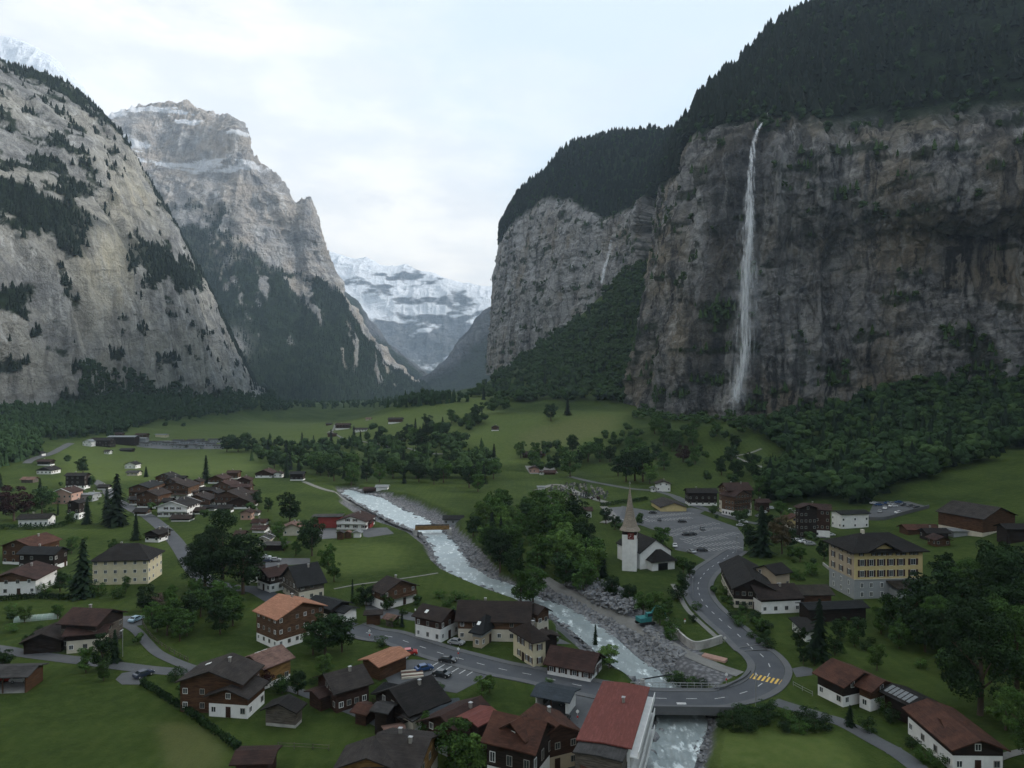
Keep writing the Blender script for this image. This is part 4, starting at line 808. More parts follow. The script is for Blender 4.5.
# ------------------------------------------------------------------ buildings
ME={}
def shared(key,fn,mats):
    if key not in ME: mb=MB(); fn(mb); ME[key]=mb.mesh(key[0],mats)
    return ME[key]
LAND=[]     # (short phrase, x, y) landmarks for the labels
def mwin(w,h):
    def f(mb):
        t=.09
        mb.box(-w/2,-.03,-h/2,-w/2+t,.07,h/2); mb.box(w/2-t,-.03,-h/2,w/2,.07,h/2); mb.box(-w/2+t,-.03,h/2-t,w/2-t,.07,h/2); mb.box(-w/2+t,-.03,-h/2,w/2-t,.07,-h/2+t)
        mb.box(-.03,.0,-h/2+t,.03,.06,h/2-t)
    return f
def window(parent,mw,w,h,detail,shut=None,frame='frame'):
    if detail:
        o=link('window',shared(('window',w,h,frame),mwin(w,h),[frame]),parent,mw)
        link('pane',shared(('pane',w,h),lambda mb:mb.box(-w/2+.09,-.02,-h/2+.09,w/2-.09,.035,h/2-.09),['glass']),o)
        if shut:
            for s in(-1,1): link('shutter',shared(('shutter',h,shut),lambda mb:mb.box(-w*.24,.0,-h/2,w*.24,.06,h/2),[shut]),o,Matrix.Translation((s*(w/2+w*.25),.02,0)))
    else:
        def f(mb):
            mb.box(-w/2,-.03,-h/2,w/2,.03,h/2,0); mb.box(-w/2+.12,.03,-h/2+.12,w/2-.12,.05,h/2-.12,1)
            if shut:
                for s in(-1,1): mb.box(s*w*.77-w*.26,-.02,-h/2,s*w*.77+w*.26,.05,h/2,2)
        link('window',shared(('window',w,h,'far',frame,shut),f,[frame,'glass',shut or 'shutter']),parent,mw)
def block(root,Mw,L,W,Hr,pitch=21,base=2.4,bm='white',wm='wood_brown',rm='roof_brown',oh=.9,hip=False,det=True,wins=True,shut=None,chim=1,balc=None,shed=False,openf=False,sky_=0,storey=2.75,frame='frame',trim=None,winh=1.15,win_w=1.0,wstep=3.3,gable_mat=None):
    """one volume of a building; local x along the ridge (+x = the end that was surveyed), z up from the ground"""
    tp_=math.tan(R(pitch)); hw=W/2-oh*.8; hl=L/2-oh; hw=max(hw,1.2); hl=max(hl,1.2); he=Hr-.28-hw*tp_; he=max(he,1.8); base=min(base,he-.3) if base else 0
    if openf:
        mb=MB(); mb.box(-hl,-hw,0,-hl+.25,hw,he); mb.box(hl-.25,-hw,0,hl,hw,he); mb.box(-hl+.25,hw-.25,0,hl-.25,hw,he-.02)
        for s in(-1,1): mb.add([(s*hl-s*.2,-hw,he),(s*hl-s*.2,hw,he),(s*hl-s*.2,0,Hr-.3)],[(0,1,2),(2,1,0)])
        mb.build('wall',wm,root,Mw)
        mb=MB(); n=max(2,int(hl*2/4))
        for k in range(n+1): x=-hl+.15+(2*hl-.3)*k/n; mb.box(x-.1,-hw+.02,0,x+.1,-hw+.22,he-.05)
        mb.build('post','wood_brown',root,Mw)
        mb=MB(); mb.box(-hl+.3,-hw,.012,hl-.3,hw-.3,.05); mb.build('paving','concrete',root,Mw)
    else:
        if base>0:
            mb=MB(); mb.box(-hl,-hw,-1.2,hl,hw,base); mb.build('base_wall',bm,root,Mw)
        e=-.03 if base>0 else 0; mb=MB(); b0=base if base>0 else -1.0; x0,y0=hl-e,hw-e
        vs_=[(-x0,-y0,b0),(x0,-y0,b0),(x0,y0,b0),(-x0,y0,b0),(-x0,-y0,he),(x0,-y0,he),(x0,y0,he),(-x0,y0,he)]; fs_=[(0,3,2,1),(0,1,5,4),(2,3,7,6)]
        if hip: fs_+=[(1,2,6,5),(3,0,4,7),(4,5,6,7)]
        else: vs_+=[(-x0,0,Hr-.3),(x0,0,Hr-.3)]; fs_+=[(1,2,6,9,5),(3,0,4,8,7)]
        mb.add(vs_,fs_); mb.build('wall',wm,root,Mw)
        if gable_mat and not hip:
            mb=MB(); zc=he-.1
            for s in(-1,1):
                vs_=[(s*(x0+.04),-y0,zc),(s*(x0+.04),y0,zc),(s*(x0+.04),0,Hr-.3)]; mb.add(vs_,[(0,1,2)] if s>0 else [(2,1,0)])
            mb.build('gable_wall',gable_mat,root,Mw)
    # roof
    mb=MB(); ex=L/2; ey=W/2; ze=Hr-ey*tp_; th=.22
    if hip:
        rx=max(.05,ex-ey*.95); A=[(-ex,-ey,ze),(ex,-ey,ze),(ex,ey,ze),(-ex,ey,ze),(-rx,0,Hr),(rx,0,Hr)]; B=[(x,y,z-th) for x,y,z in A[:4]]
        mb.add(A+B,[(0,1,5,4),(1,2,5),(2,3,4,5),(3,0,4),(0,6,7,1),(1,7,8,2),(2,8,9,3),(3,9,6,0),(9,8,7,6)])
    elif shed:
        mb.slab([(-ex,-ey,Hr-W*tp_*.5-.0),(ex,-ey,Hr-W*tp_*.5),(ex,ey,Hr),(-ex,ey,Hr)],th)
    else:
        A=[(-ex,-ey,ze),(ex,-ey,ze),(ex,0,Hr),(-ex,0,Hr),(ex,ey,ze),(-ex,ey,ze)]; B=[(x,y,z-th) for x,y,z in A]
        mb.add(A+B,[(0,1,2,3),(3,2,4,5),(0,6,7,1),(4,10,11,5),(1,7,8,2),(2,8,10,4),(0,3,9,6),(3,5,11,9),(6,9,8,7),(9,11,10,8)])
    ro=mb.build('roof',rm,root,Mw)
    if trim:
        mb=MB()
        for s in(-1,1):
            for q in(-1,1): mb.cyl((s*(ex+.02),q*ey,ze-.1),(s*(ex+.02),0,Hr-.1),.16,n=4)
        mb.build('roof_trim',trim,ro)
    if chim:
        for k in range(chim):
            x=-hl*.3+k*hl*.7; y=hw*.2*(1 if k%2==0 else -1); z=Hr-abs(y)*tp_
            mb=MB(); mb.box(x-.26,y-.22,z-.5,x+.26,y+.22,z+.85,0); mb.box(x-.34,y-.3,z+.85,x+.34,y+.3,z+.95,1)
            mb.build('chimney',['chimney','metal'],ro)
    for k in range(sky_):
        x=-hl*.4+k*hl*.55; y=-ey*.5; z=Hr-abs(y)*tp_; mb=MB(); c_,s_=math.cos(R(pitch)),math.sin(R(pitch)); mb.box(-.4,-.55,.0,.4,.55,.09)
        mb.build('skylight','frame',ro,Matrix.Translation((x,y,z))@Matrix.Rotation(R(pitch),4,'X'))
    if openf: return ro
    # windows
    ww,wh=win_w,winh
    if wins:
        Wld=Matrix(root.matrix_basis)@Mw; campos=Vector((0,0,CAMH))
        for side in range(4):
            nrm,ax,wid=[((1,0,0),(0,1,0),hw),((-1,0,0),(0,-1,0),hw),((0,-1,0),(1,0,0),hl),((0,1,0),(-1,0,0),hl)][side]
            nl=Vector(nrm); half=hl if side<2 else hw; cw_=Wld@(nl*half); nw=(Wld.to_3x3()@nl)
            if nw.dot((campos-cw_).normalized())<-.15: continue
            z=1.45; top=he+ (hw*tp_*.55 if side<2 and not hip else 0)
            while z+wh/2<top-.05:
                span=wid-1.0
                if side<2 and z+wh/2>he-.1 and not hip: span=max(0,(Hr-.6-(z+wh/2))/tp_-ww*.8)
                if span<.1 and z>he: break
                n=max(1,int(round(2*span/wstep))+ (0 if span<1 else 1)); n=min(n,9)
                for k in range(n):
                    u=0 if n==1 else -span+2*span*k/(n-1)
                    if rnd.random()<.12: continue
                    p=nl*(half+.045)+Vector(ax)*u+Vector((0,0,z)); rot=Matrix.Rotation(math.atan2(nrm[1],nrm[0])-math.pi/2,4,'Z')
                    if z<2 and side==0 and k==n//2 and det:
                        link('door',shared(('door',),lambda mb:mb.box(-.5,-.03,0,.5,.05,2.05),['shutter']),root,Mw@Matrix.Translation(nl*(half+.045)+Vector(ax)*u+Vector((0,0,.05)))@rot); continue
                    window(root,Mw@Matrix.Translation(p)@rot,ww,wh,det,shut,frame if wm in('white','cream','beige') or det and k%3==0 else 'frame_dim')
                z+=storey
    if balc and not hip:
        for lev in range(balc):
            z=storey*(lev+1)-.05
            if z+1>he+hw*tp_*.5: break
            mb=MB(); mb.box(hl+.02,-hw*.95,z,hl+1.2,hw*.95,z+.12); mb.box(hl+1.12,-hw*.95,z+.12,hl+1.2,hw*.95,z+.22)
            n=int(hw*2/.3)
            for k in range(n+1): y=-hw*.95+hw*1.9*k/n; mb.box(hl+1.14,y-.04,z+.2,hl+1.18,y+.04,z+1.0)
            mb.box(hl+1.10,-hw*.95,z+1.0,hl+1.22,hw*.95,z+1.08); mb.build('balcony',wm,root,Mw)
    return ro
def pose(A,B,H):
    """ridge seen between two pixels at height H over the ground -> centre, direction angle (towards A), length"""
    a=hit1(A[0],A[1],H); b_=hit1(B[0],B[1],H); c_=(a+b_)/2; d=a-b_; return c_,math.atan2(d[1],d[0]),math.hypot(d[0],d[1])
def house(name,label,blocks,cat='house',short=None,group=None):
    root=None
    for bl in blocks:
        A,B,H,W=bl[:4]; k=dict(bl[4]); c_,a,L=pose(A,B,H); L=max(L,k.pop('Lmin',4)); dL=k.pop('dL',0); z0=float(G(c_[0],c_[1])); k.pop('flip',0)
        yaw=k.pop('yaw',None)
        if yaw is not None: a=R(yaw)
        if root is None:
            root=empty(name,(c_[0],c_[1],z0),a); root.rotation_euler=(0,0,a); root.matrix_basis=Matrix.Translation((c_[0],c_[1],z0))@Matrix.Rotation(a,4,'Z'); Mw=Matrix.Identity(4)
            root_inv=root.matrix_basis.inverted(); tag(root,label,cat,group)
            if short: LAND.append((short,c_[0],c_[1]))
        else: Mw=root_inv@(Matrix.Translation((c_[0],c_[1],z0))@Matrix.Rotation(a,4,'Z'))
        if dL: Mw=Mw@Matrix.Translation((dL,0,0))
        block(root,Mw,L,W,H,**k)
    return root
t=T
def B_(tile,ax,ay,bx,by,W,H,**k): return (t(tile,ax,ay),t(tile,bx,by),H,W,k)
# near houses, ridges surveyed from the photograph
house('chalet','dark-roofed brown chalet with a lower front wing on a white base, below the lane fork',[
 B_('a',380,325,570,175,14,8.6,pitch=19,base=2.2,bm='wood_brown',wm='wood_brown',rm='roof_greybrown',chim=1,sky_=1,balc=0),
 B_('a',515,465,690,325,9.5,5.9,pitch=20,base=2.6,bm='white',wm='wood_brown',rm='roof_greybrown',chim=0,sky_=2)],short='the brown chalet with the white-based wing')
house('chalet','small yellow wooden house with salmon roof and two round-headed skylights, tucked behind the brown chalet',[
 B_('R6',38,325,165,280,9.5,6.6,pitch=22,base=1.2,bm='white',wm='wood_yellow',rm='roof_pink',chim=0,sky_=2)],short='the small salmon-roofed house')
house('chalet','tall three-storey brown chalet with bright orange roof and white garage base',[
 B_('i',495,408,300,338,14.8,10.4,pitch=20,base=2.2,bm='white',wm='wood_orange',rm='roof_orange',chim=1,wstep=2.4,win_w=.8,winh=1.0),
 ],short='the orange-roofed chalet')
house('guesthouse','rambling dark red-brown guesthouse with stacked roofs beside the lane',[
 B_('b',885,148,570,132,11,8.8,pitch=24,base=5,bm='wood_grey',wm='wood_dark',rm='roof_redbrown',chim=1,det=True),
 B_('b',870,262,520,290,7,5.6,pitch=18,base=3,bm='beige',wm='wood_dark',rm='roof_redbrown',chim=0),
 B_('b',320,345,440,250,9.5,5,pitch=22,base=0,wm='wood_dark',rm='roof_brown',chim=0,wins=False)],cat='guesthouse',short='the stacked-roof guesthouse')
house('shed','long open grey-roofed vehicle shed at the edge of the big meadow',[
 B_('b',335,560,-160,632,7.5,4.6,pitch=14,wm='wood_brown',rm='roof_grey',chim=0,openf=True,yaw=4)],cat='shed',short='the open vehicle shed')
house('chalet','old brown house with weathered grey roof and a long strip of white windows',[
 B_('c',335,268,650,183,10.5,6.5,pitch=24,base=0,wm='wood_red',rm='roof_greybrown',chim=1,win_w=.95,wstep=1.6),
 B_('c',245,400,390,345,5.5,3.8,pitch=16,base=0,wm='wood_red',rm='roof_redbrown',chim=0,wins=False)],short='the old grey-roofed house')
house('barn','small dark weathered barn on its own on the grass',[
 B_('R6',150,515,195,475,7.5,4.8,pitch=22,base=.6,bm='concrete',wm='wood_grey',rm='roof_dark',chim=0,wins=False)],cat='barn',short='the small weathered barn')
house('carport','open carport under a smooth orange roof at the forecourt edge',[
 B_('c',690,148,945,48,7,4.4,pitch=16,wm='wood_brown',rm='roof_orange',chim=0,openf=True)],cat='carport',short='the orange-roofed carport')
house('house','sprawling dark timber house with big black roof beside the forecourt',[
 B_('d',305,150,640,32,13,7.2,pitch=25,base=2,bm='wood_dark',wm='wood_dark',rm='roof_dark',chim=1,balc=1),
 B_('d',215,255,330,275,4.5,5.2,pitch=14,base=0,wm='wood_dark',rm='roof_grey',chim=0,wins=False),
 B_('d',90,260,160,275,5,3.2,pitch=16,base=0,wm='wood_red',rm='roof_rust',chim=0,wins=False),
 B_('d',430,370,545,300,3.5,3.9,pitch=12,base=1.5,bm='white',wm='beige',rm='roof_grey',chim=0,wins=False),
 B_('d',290,450,400,430,4.2,2.8,pitch=14,base=0,wm='wood_red',rm='roof_pink',chim=0,wins=False)],short='the black-roofed timber house')
house('outbuilding','low flat blue-grey roofed annex between the black-roofed and maroon-roofed houses',[
 B_('d',610,285,870,262,6.5,4,pitch=6,base=0,wm='wood_dark',rm='roof_blue',chim=0,wins=False)],cat='outbuilding')
house('hut','little dark pyramid-roofed hut behind the black-roofed timber house',[
 B_('d',260,90,300,95,5.5,4.2,pitch=28,base=0,wm='wood_dark',rm='roof_slate',chim=0,hip=True,wins=False)],cat='hut')
house('chalet','broad brown-roofed yellow timber chalet cut by the bottom edge of the view',[
 B_('d',640,530,215,490,13.5,8,pitch=20,base=2,bm='beige',wm='wood_yellow',rm='roof_greybrown',chim=2,frame='frame'),
 B_('d',125,690,215,505,10.5,7.7,pitch=20,base=2,bm='beige',wm='wood_yellow',rm='roof_greybrown',chim=0)],short='the broad yellow timber chalet')
house('house','old house with maroon metal roof and a bright red roof patch',[
 B_('S7',240,455,485,332,12.5,7.2,pitch=25,base=2.4,bm='stone_grey',wm='wood_red',rm='roof_redbrown',chim=1),
 B_('S7',400,470,548,398,5.5,7.2,pitch=12,base=0,wm='wood_red',rm='roof_red',chim=0,wins=False)],short='the maroon-roofed house')
house('villa','ornate dark timber villa with brown tiled cross gables and white lower storey',[
 B_('S7',885,492,560,420,9.5,10,pitch=33,base=3,bm='white',wm='wood_dark',rm='roof_rust',chim=0,shut=None,win_w=1.0,winh=1.7,storey=3.1,gable_mat='wood_dark'),
 B_('S7',672,490,742,452,6.5,10.1,pitch=33,base=3,bm='white',wm='wood_dark',rm='roof_rust',chim=0,winh=1.7,storey=3.1),
 B_('R7',315,595,222,510,9.5,8.2,pitch=27,base=2.5,bm='plaster_tan',wm='wood_red',rm='roof_rust',chim=1),
 B_('S7',690,680,540,665,5,4.2,pitch=14,base=0,wm='wood_dark',rm='roof_olive',chim=0,wins=False)],cat='villa',short='the ornate dark villa')
RH=house('hotel','long building with flat brick-red roof and cream balconied side above the rapids',[
 B_('h',262,555,440,108,8.6,10.5,pitch=3,base=3,bm='cream',wm='white',rm='roof_red',chim=1,oh=.5,win_w=1.5,winh=1.2,wstep=2.6,storey=3),
 B_('h',215,668,300,500,7.6,9.9,pitch=3,base=0,bm='cream',wm='wood_grey',rm='roof_grey',chim=0,oh=.3,wins=False),
 ],cat='hotel',short='the red flat-roofed hotel')
for lev in (2.8,5.8,8.6):
    Lr=max(4,pose(T('h',262,555),T('h',440,108),10.5)[2])
    mb=MB(); mb.box(-Lr/2+.6,3.95,lev,Lr/2-.4,5.3,lev+.16); mb.box(-Lr/2+.6,5.2,lev+.17,Lr/2-.4,5.3,lev+1.1); mb.build('balcony','white',RH)
house('house','brown tiled roof corner of a house against the red-roofed hotel, lowest in view',[
 B_('h',370,690,60,655,7.5,8.6,pitch=24,base=2,bm='beige',wm='wood_dark',rm='roof_rust',chim=0)])
house('chalet','neat square dark brown chalet on a tall white base beside the main road',[
 B_('f',410,150,175,102,9.2,7.6,pitch=24,base=3.4,bm='white',wm='wood_red',rm='roof_brown',chim=0,sky_=1,win_w=.8)],short='the white-based roadside chalet')
house('house','low grey house with hipped slate roof and white panelled walls on the main road',[
 B_('f',720,195,625,180,11,7,pitch=30,base=2.6,bm='plaster_tan',wm='stone_grey',rm='roof_slate',chim=0,hip=True,sky_=1,oh=1.2)],short='the hipped grey roadside house')
house('hall','very long dark brown roofed building behind the roadside houses, by the river',[
 B_('g',255,88,-330,78,13,8.5,pitch=28,base=3,bm='beige',wm='wood_orange',rm='roof_brown',chim=1),
 B_('g',355,130,265,100,5.5,7.8,pitch=32,base=4,bm='beige',wm='wood_orange',rm='roof_brown',chim=0)],cat='hall',short='the long dark riverside building')
house('inn','cream inn with dark shutters in two rows facing the road under a brown hipped roof',[
 B_('g',155,262,300,232,10.5,9.0,pitch=30,base=0,wm='cream',rm='roof_brown',chim=1,hip=True,shut='shutter',wstep=1.9,winh=1.4,win_w=.8,storey=3),
 B_('g',390,345,330,300,6,6,pitch=16,base=0,wm='wood_dark',rm='roof_brown',chim=0,wins=False)],cat='inn',short='the shuttered cream inn')
house('cottage','low white cottage with wide red-brown roof and black shutters beside the river bend',[
 B_('g',785,492,395,428,9.5,5.2,pitch=30,base=0,wm='white',gable_mat='wood_dark',rm='roof_redbrown',chim=0,shut='shutter',wstep=2.4)],cat='cottage',short='the white riverside cottage')
house('house','tall slate-roofed house with cream posts, backing onto the green field',[
 B_('i',375,128,610,88,15,9.6,pitch=33,base=3,bm='beige',wm='wood_grey',rm='roof_slate',chim=1,sky_=2,balc=1),
 B_('i',590,350,800,405,8,5,pitch=18,base=2,bm='beige',wm='wood_dark',rm='roof_slate',chim=0),
 B_('i',880,450,800,430,6,4,pitch=16,base=0,wm='white',rm='roof_slate',chim=0,wins=False)],short='the tall slate-roofed house')
house('house','small white-walled house with plum brown roof beside the tall slate-roofed one',[
 B_('i',165,148,365,105,9,7,pitch=24,base=2.6,bm='white',wm='wood_dark',rm='roof_redbrown',chim=1)],short='the small plum-roofed house')
house('house','tiny white two-window house almost hidden by the big tree',[B_('i',90,100,160,95,6,6,pitch=22,base=0,wm='white',rm='roof_brown',chim=0,Lmin=6,det=False)])
house('chalet','dark-roofed orange timber chalet with balconies at the edge of the green field',[
 B_('R6',637,30,578,8,13,7.6,pitch=23,base=2.6,bm='white',wm='wood_orange',rm='roof_brown',chim=1,balc=2,win_w=.8)],short='the balconied chalet by the field')
house('shed','flat-roofed brown wooden shed beside the main road',[B_('R6',565,150,487,152,4.5,3.2,pitch=5,base=0,wm='wood_brown',rm='roof_brown',chim=0,wins=False)],cat='shed')
house('hut','tumbledown pinkish tiled hut behind the roadside shed',[B_('R6',615,165,585,158,4,3,pitch=24,base=0,wm='wood_grey',rm='roof_pink',chim=0,wins=False)],cat='hut')
house('carport','dark blue-grey roofed open garage beside the main road opposite the shuttered inn',[
 B_('e',905,165,600,108,7,4.2,pitch=14,wm='white',rm='roof_blue',chim=0,openf=True)],cat='garage',short='the blue-grey open garage')
house('barn','rusty corrugated barn roof at the bottom edge of the meadow',[B_('R6',150,695,-20,700,6,4,pitch=14,base=0,wm='wood_red',rm='roof_redbrown',chim=0,wins=False)],cat='barn',short='the rusty barn roof')
# east side (right of the river)
house('building','long dark timber terrace with windowed upper storeys on the inside of the road bend',[
 B_('j',425,345,300,155,12.5,8.8,pitch=27,base=2.6,bm='beige',wm='wood_dark',rm='roof_dark',chim=0,frame='shutter',win_w=1.1,wstep=1.9),
 B_('j',395,388,740,375,11,7,pitch=27,base=3.4,bm='white',wm='wood_dark',rm='roof_brown',chim=1,sky_=1),
 B_('j',740,390,1000,385,9.5,5.8,pitch=20,base=0,wm='wood_brown',rm='roof_olive',chim=0,wins=False),
 B_('j',500,235,640,212,9,9.5,pitch=24,base=0,wm='plaster_tan',rm='roof_dark',chim=0)],short='the dark timber terrace')
house('shed','low wide slate roof below the yellow hotel',[B_('R8',480,200,275,212,7,4.6,pitch=16,base=0,wm='wood_dark',rm='roof_slate',chim=0,wins=False)],cat='shed')
house('outbuilding','small white-walled outbuilding with one window under the spruce below the terrace',[B_('R8',262,258,318,305,5,3.2,pitch=8,base=0,wm='white',rm='roof_dark',chim=0,wstep=6)],cat='outbuilding')
house('chalet','rust-roofed dark chalet with a second white-based gable, right of the zebra crossing',[
 B_('l',505,250,248,142,11,6.6,pitch=22,base=2.2,bm='white',wm='wood_dark',rm='roof_rust',chim=0,balc=0),
 B_('l',668,316,525,262,8,5.8,pitch=22,base=2.4,bm='white',wm='wood_brown',rm='roof_rust',chim=0)],short='the rust-roofed double chalet')
house('chalet','rust-roofed white house with arched garage fronts, lowest chalet beside the lane',[
 B_('m',795,540,372,228,9.5,5.8,pitch=20,base=2.8,bm='white',wm='wood_dark',rm='roof_rust',chim=0,gable_mat=None),
 B_('m',625,395,520,390,5,5.6,pitch=20,base=0,wm='white',rm='roof_rust',chim=0)],short='the rust-roofed lane chalet')
sp=house('shed','dark shed roof carrying pale solar panels between the two rust-roofed chalets',[B_('l',975,450,720,340,7,5,pitch=18,base=0,wm='wood_dark',rm='roof_dark',chim=0,wins=False)],cat='shed')
mb=MB()
for k in range(6): mb.box(-3+k*1.0,-2.9,0,-3+k*1.0+.75,-.5,.06)
mb.build('solar_panel','roof_metal',[c_ for c_ in sp.children if c_.name.startswith('roof')][0],Matrix.Translation((0,0,5.02))@Matrix.Rotation(R(18),4,'X'))
# hotel with yellow front
hx0,hy0=at_h(*T('k',425,705),0); hx1,hy1=at_h(*T('k',958,690),0); fx=np.array([hx1-hx0,hy1-hy0]); HW=float(np.linalg.norm(fx)); ha=math.atan2(fx[1],fx[0]); HD=14.0
hr=empty('hotel',(hx0,hy0,float(G(hx0+8,hy0+8))),ha,label='big hotel, yellow over grey, with rows of dark red shutters',cat='hotel'); LAND.append(('the yellow hotel',hx0+10,hy0+8))
S5_=15.0
mb=MB(); mb.box(0,0,-2,HW,HD,5.9); mb.build('base_wall','stone_grey',hr)
mb=MB(); mb.box(-.04,-.04,5.9,HW+.04,HD+.04,14.6); mb.build('wall','plaster_tan',hr)  # tan upper walls: shade on the yellow hotel's side put into the colour
mb=MB(); mb.box(-.06,-.1,5.9,HW+.06,-.045,14.6); mb.build('wall','yellow',hr)
mb=MB(); mb.box(-.16,-.2,5.8,HW+.16,-.101,6.05); mb.build('cornice','beige',hr)
mb=MB(); o=1.5; z=14.3; A=[(-o,-o,z),(HW+o,-o,z),(HW+o,HD+o,z),(-o,HD+o,z),(6,HD/2,18.4),(HW-6,HD/2,18.4)]; mb.add(A+[(x,y,z-.3) for x,y,z in A[:4]],[(0,1,5,4),(1,2,5),(2,3,4,5),(3,0,4),(0,6,7,1),(1,7,8,2),(2,8,9,3),(3,9,6,0),(9,8,7,6)]); rf=mb.build('roof','roof_dark',hr)
gx=HW*.41; mb=MB(); mb.add([(gx-5.2,-1.55,14.5),(gx,-1.55,17.2),(gx+5.2,-1.55,14.5),(gx-5.2,5,14.5),(gx,8,17.2),(gx+5.2,5,14.5),(gx-5.2,-1.55,14.2),(gx,-1.55,16.9),(gx+5.2,-1.55,14.2)],[(0,1,4,3),(1,2,5,4),(0,6,7,1),(1,7,8,2)]); mb.build('gable_roof','roof_dark',rf)
mb=MB(); mb.add([(gx-4.3,-.1,14.4),(gx+4.3,-.1,14.4),(gx,-.1,16.7)],[(0,1,2)]); mb.build('gable_wall','yellow',hr)
mb=MB(); mb.box(HW*.3,HD/2-.5,17.8,HW*.3+.8,HD/2+.5,19.4); mb.build('chimney','beige',rf)
def hwin(x,z,side,w=1.1,h=1.6,shut=True,arch=True):
    mw=Matrix.Translation((x,-.12,z)) if side==0 else Matrix.Translation((-.06,x,z))@Matrix.Rotation(R(-90),4,'Z')
    mw=mw@Matrix.Rotation(R(180),4,'Z')
    window(hr,mw,w,h,True,'shutter_red' if shut else None)
flat('shutter_red',(.045,.019,.016),.6)
for z_ in (7.6,10.9): 
    for q in (.11,.245,.39,.535,.68): hwin(HW*q,z_,0,1.35,2.0)
    hwin(HW*.86,z_,0,1.6,1.9)
for q in (.1,.28,.36,.44,.52,.64,.72,.84,.9): hwin(HW*q,13.5,0,.8,1.1)
for z_ in (1.4,4.1):
    for q in (.11,.245,.40): hwin(HW*q,z_,0,1.0,1.5,False)
for z_ in (1.6,4.3):
    for q in (.2,.5,.8): hwin(HD*q,z_,1,.9,1.4,False)
for z_ in (7.6,10.9,13.4):
    for q in (.18,.5,.82): hwin(HD*q,z_,1,1.2,1.8 if z_<13 else 1.0)
mb=MB(); mb.box(HW*.5,-4.6,-2,HW*.98,-.1,3.3,0); mb.build('wing_wall','stone_grey',hr)
mb=MB(); mb.slab([(HW*.46,-5.4,4.4),(HW+1,-5.4,4.4),(HW+1,-.12,5.4),(HW*.46,-.12,5.4)],.2); mb.build('wing_roof','roof_olive',hr)
# church
ca=math.atan2(-17,6); cx0,cy0=at_h(*T('n',520,465),10.2); 
cA=T('n',520,465); cB=T('n',325,388)
ch=house('church','white village church with a tall flared shingle spire and dark nave roof',[(cA,cB,10.2,13.2,dict(pitch=34,base=0,wm='white',rm='roof_dark',chim=0,wins=False,oh=.5))],cat='church',short='the church')
gb=at_h(*T('n',336,735),0); c_,a_,L_=pose(cA,cB,10.2)
tw=ch.matrix_basis.inverted()@Matrix.Translation((*at_h(*T('n',308,715),0),0))@Matrix.Rotation(R(-14),4,'Z')@Matrix.Translation((0,2.4,0))
mb=MB(); mb.box(-2.5,-2.5,-2,2.5,2.5,12.6); mb.build('tower',"white",ch,tw)
mb=MB(); mb.box(-2.44,-2.44,12.6,2.44,2.44,14.2); mb.build('belfry','wood_dark',ch,tw)
mb=MB()
for s in(-1,1):
    for q in(-1,1): mb.box(s*2.5-.25,q*2.5-.25,12.6,s*2.5+.25,q*2.5+.25,14.2)
prof=[(3.55,13.9,4),(2.75,15.2,4),(1.9,18.2,8),(1.15,22,8),(.5,26.2,8),(.06,29.2,8)]
mb=MB(); rings=[]
for r_,z,_n in prof:
    ring=[]
    for k in range(8):
        a=math.pi/4*k+math.pi/8; x,y=math.cos(a),math.sin(a); sq=1/max(abs(x),abs(y)); f_=max(0,min(1,(16.5-z)/2.6)); q=(1-f_)+f_*sq*1.0; ring.append((x*q*r_,y*q*r_,z))
    rings.append(ring)
for k,ring in enumerate(rings):
    mb.v+=ring
    if k:
        for j_ in range(8): mb.f.append(((k-1)*8+j_,(k-1)*8+(j_+1)%8,k*8+(j_+1)%8,k*8+j_)); mb.mi.append(0)
mb.f.append(tuple(range(7,-1,-1))); mb.mi.append(0)
sp=mb.build('spire','roof_spire',ch,tw); mb=MB(); mb.cyl((0,0,29.0),(0,0,31),.05,n=6); mb.cyl((0,0,30),(0,0,30.5),.28,.28,8); mb.build('finial','metal',sp)
for rz_,x_ in ((0,0),(-90,0),(90,0)):
    rm_=tw@Matrix.Rotation(R(rz_),4,'Z')@Matrix.Translation((.55 if rz_==0 else 0,-2.56,12.2)); mb=MB(); mb.box(-1.1,-.03,-1.15,1.1,.05,1.15); ck=mb.build('clock','clock_red',ch,rm_)
    mb=MB(); mb.box(-.05,-.09,-.1,.05,-.04,.85); mb.add([(-.1,-.09,.05),(-.02,-.09,-.07),(-.62,-.09,-.42),(-.68,-.09,-.33)],[(0,1,2,3),(3,2,1,0)]); 
    for k in range(12):
        a=k*math.pi/6; mb.box(math.sin(a)*.88-.045,-.08,math.cos(a)*.88-.07,math.sin(a)*.88+.045,-.04,math.cos(a)*.88+.07)
    mb.build('clock_hands','frame',ck)
hl_=max(L_,4)/2
pm=Matrix.Translation((hl_-.5,1.2,0))
mb=MB(); mb.box(0,-4.6,-2,3.4,4.4,3.4); mb.build('porch_wall','white',ch,pm)
mb=MB(); A=[(-.1,-5.3,3.3),(4.4,-5.5,3.2),(4.4,5.3,3.2),(-.1,5.1,3.3),(-.1,-1.1,6.6),(1.2,-1.0,6.4),(1.2,.8,6.4),(-.1,.9,6.6)]; mb.add(A,[(1,2,6,5),(0,1,5,4),(2,3,7,6),(4,5,6,7),(0,3,2,1)]); mb.build('porch_roof','roof_dark',ch,pm)
mb=MB(); mb.box(3.4,-2.2,-.2,3.5,1.6,2.5); mb.build('porch_opening_shade','black',ch,pm)  # black panel on the solid wall, painted shade of a porch opening
for y_ in(-4,-1,2.5): window(ch,Matrix.Translation((-hl_*.3,0,0))@Matrix.Translation((y_,-5.78,3.2))@Matrix.Rotation(R(180),4,'Z'),1.0,2.2,True)
mb=MB(); mb.box(-.6,-.04,0,.6,.04,1.0); 
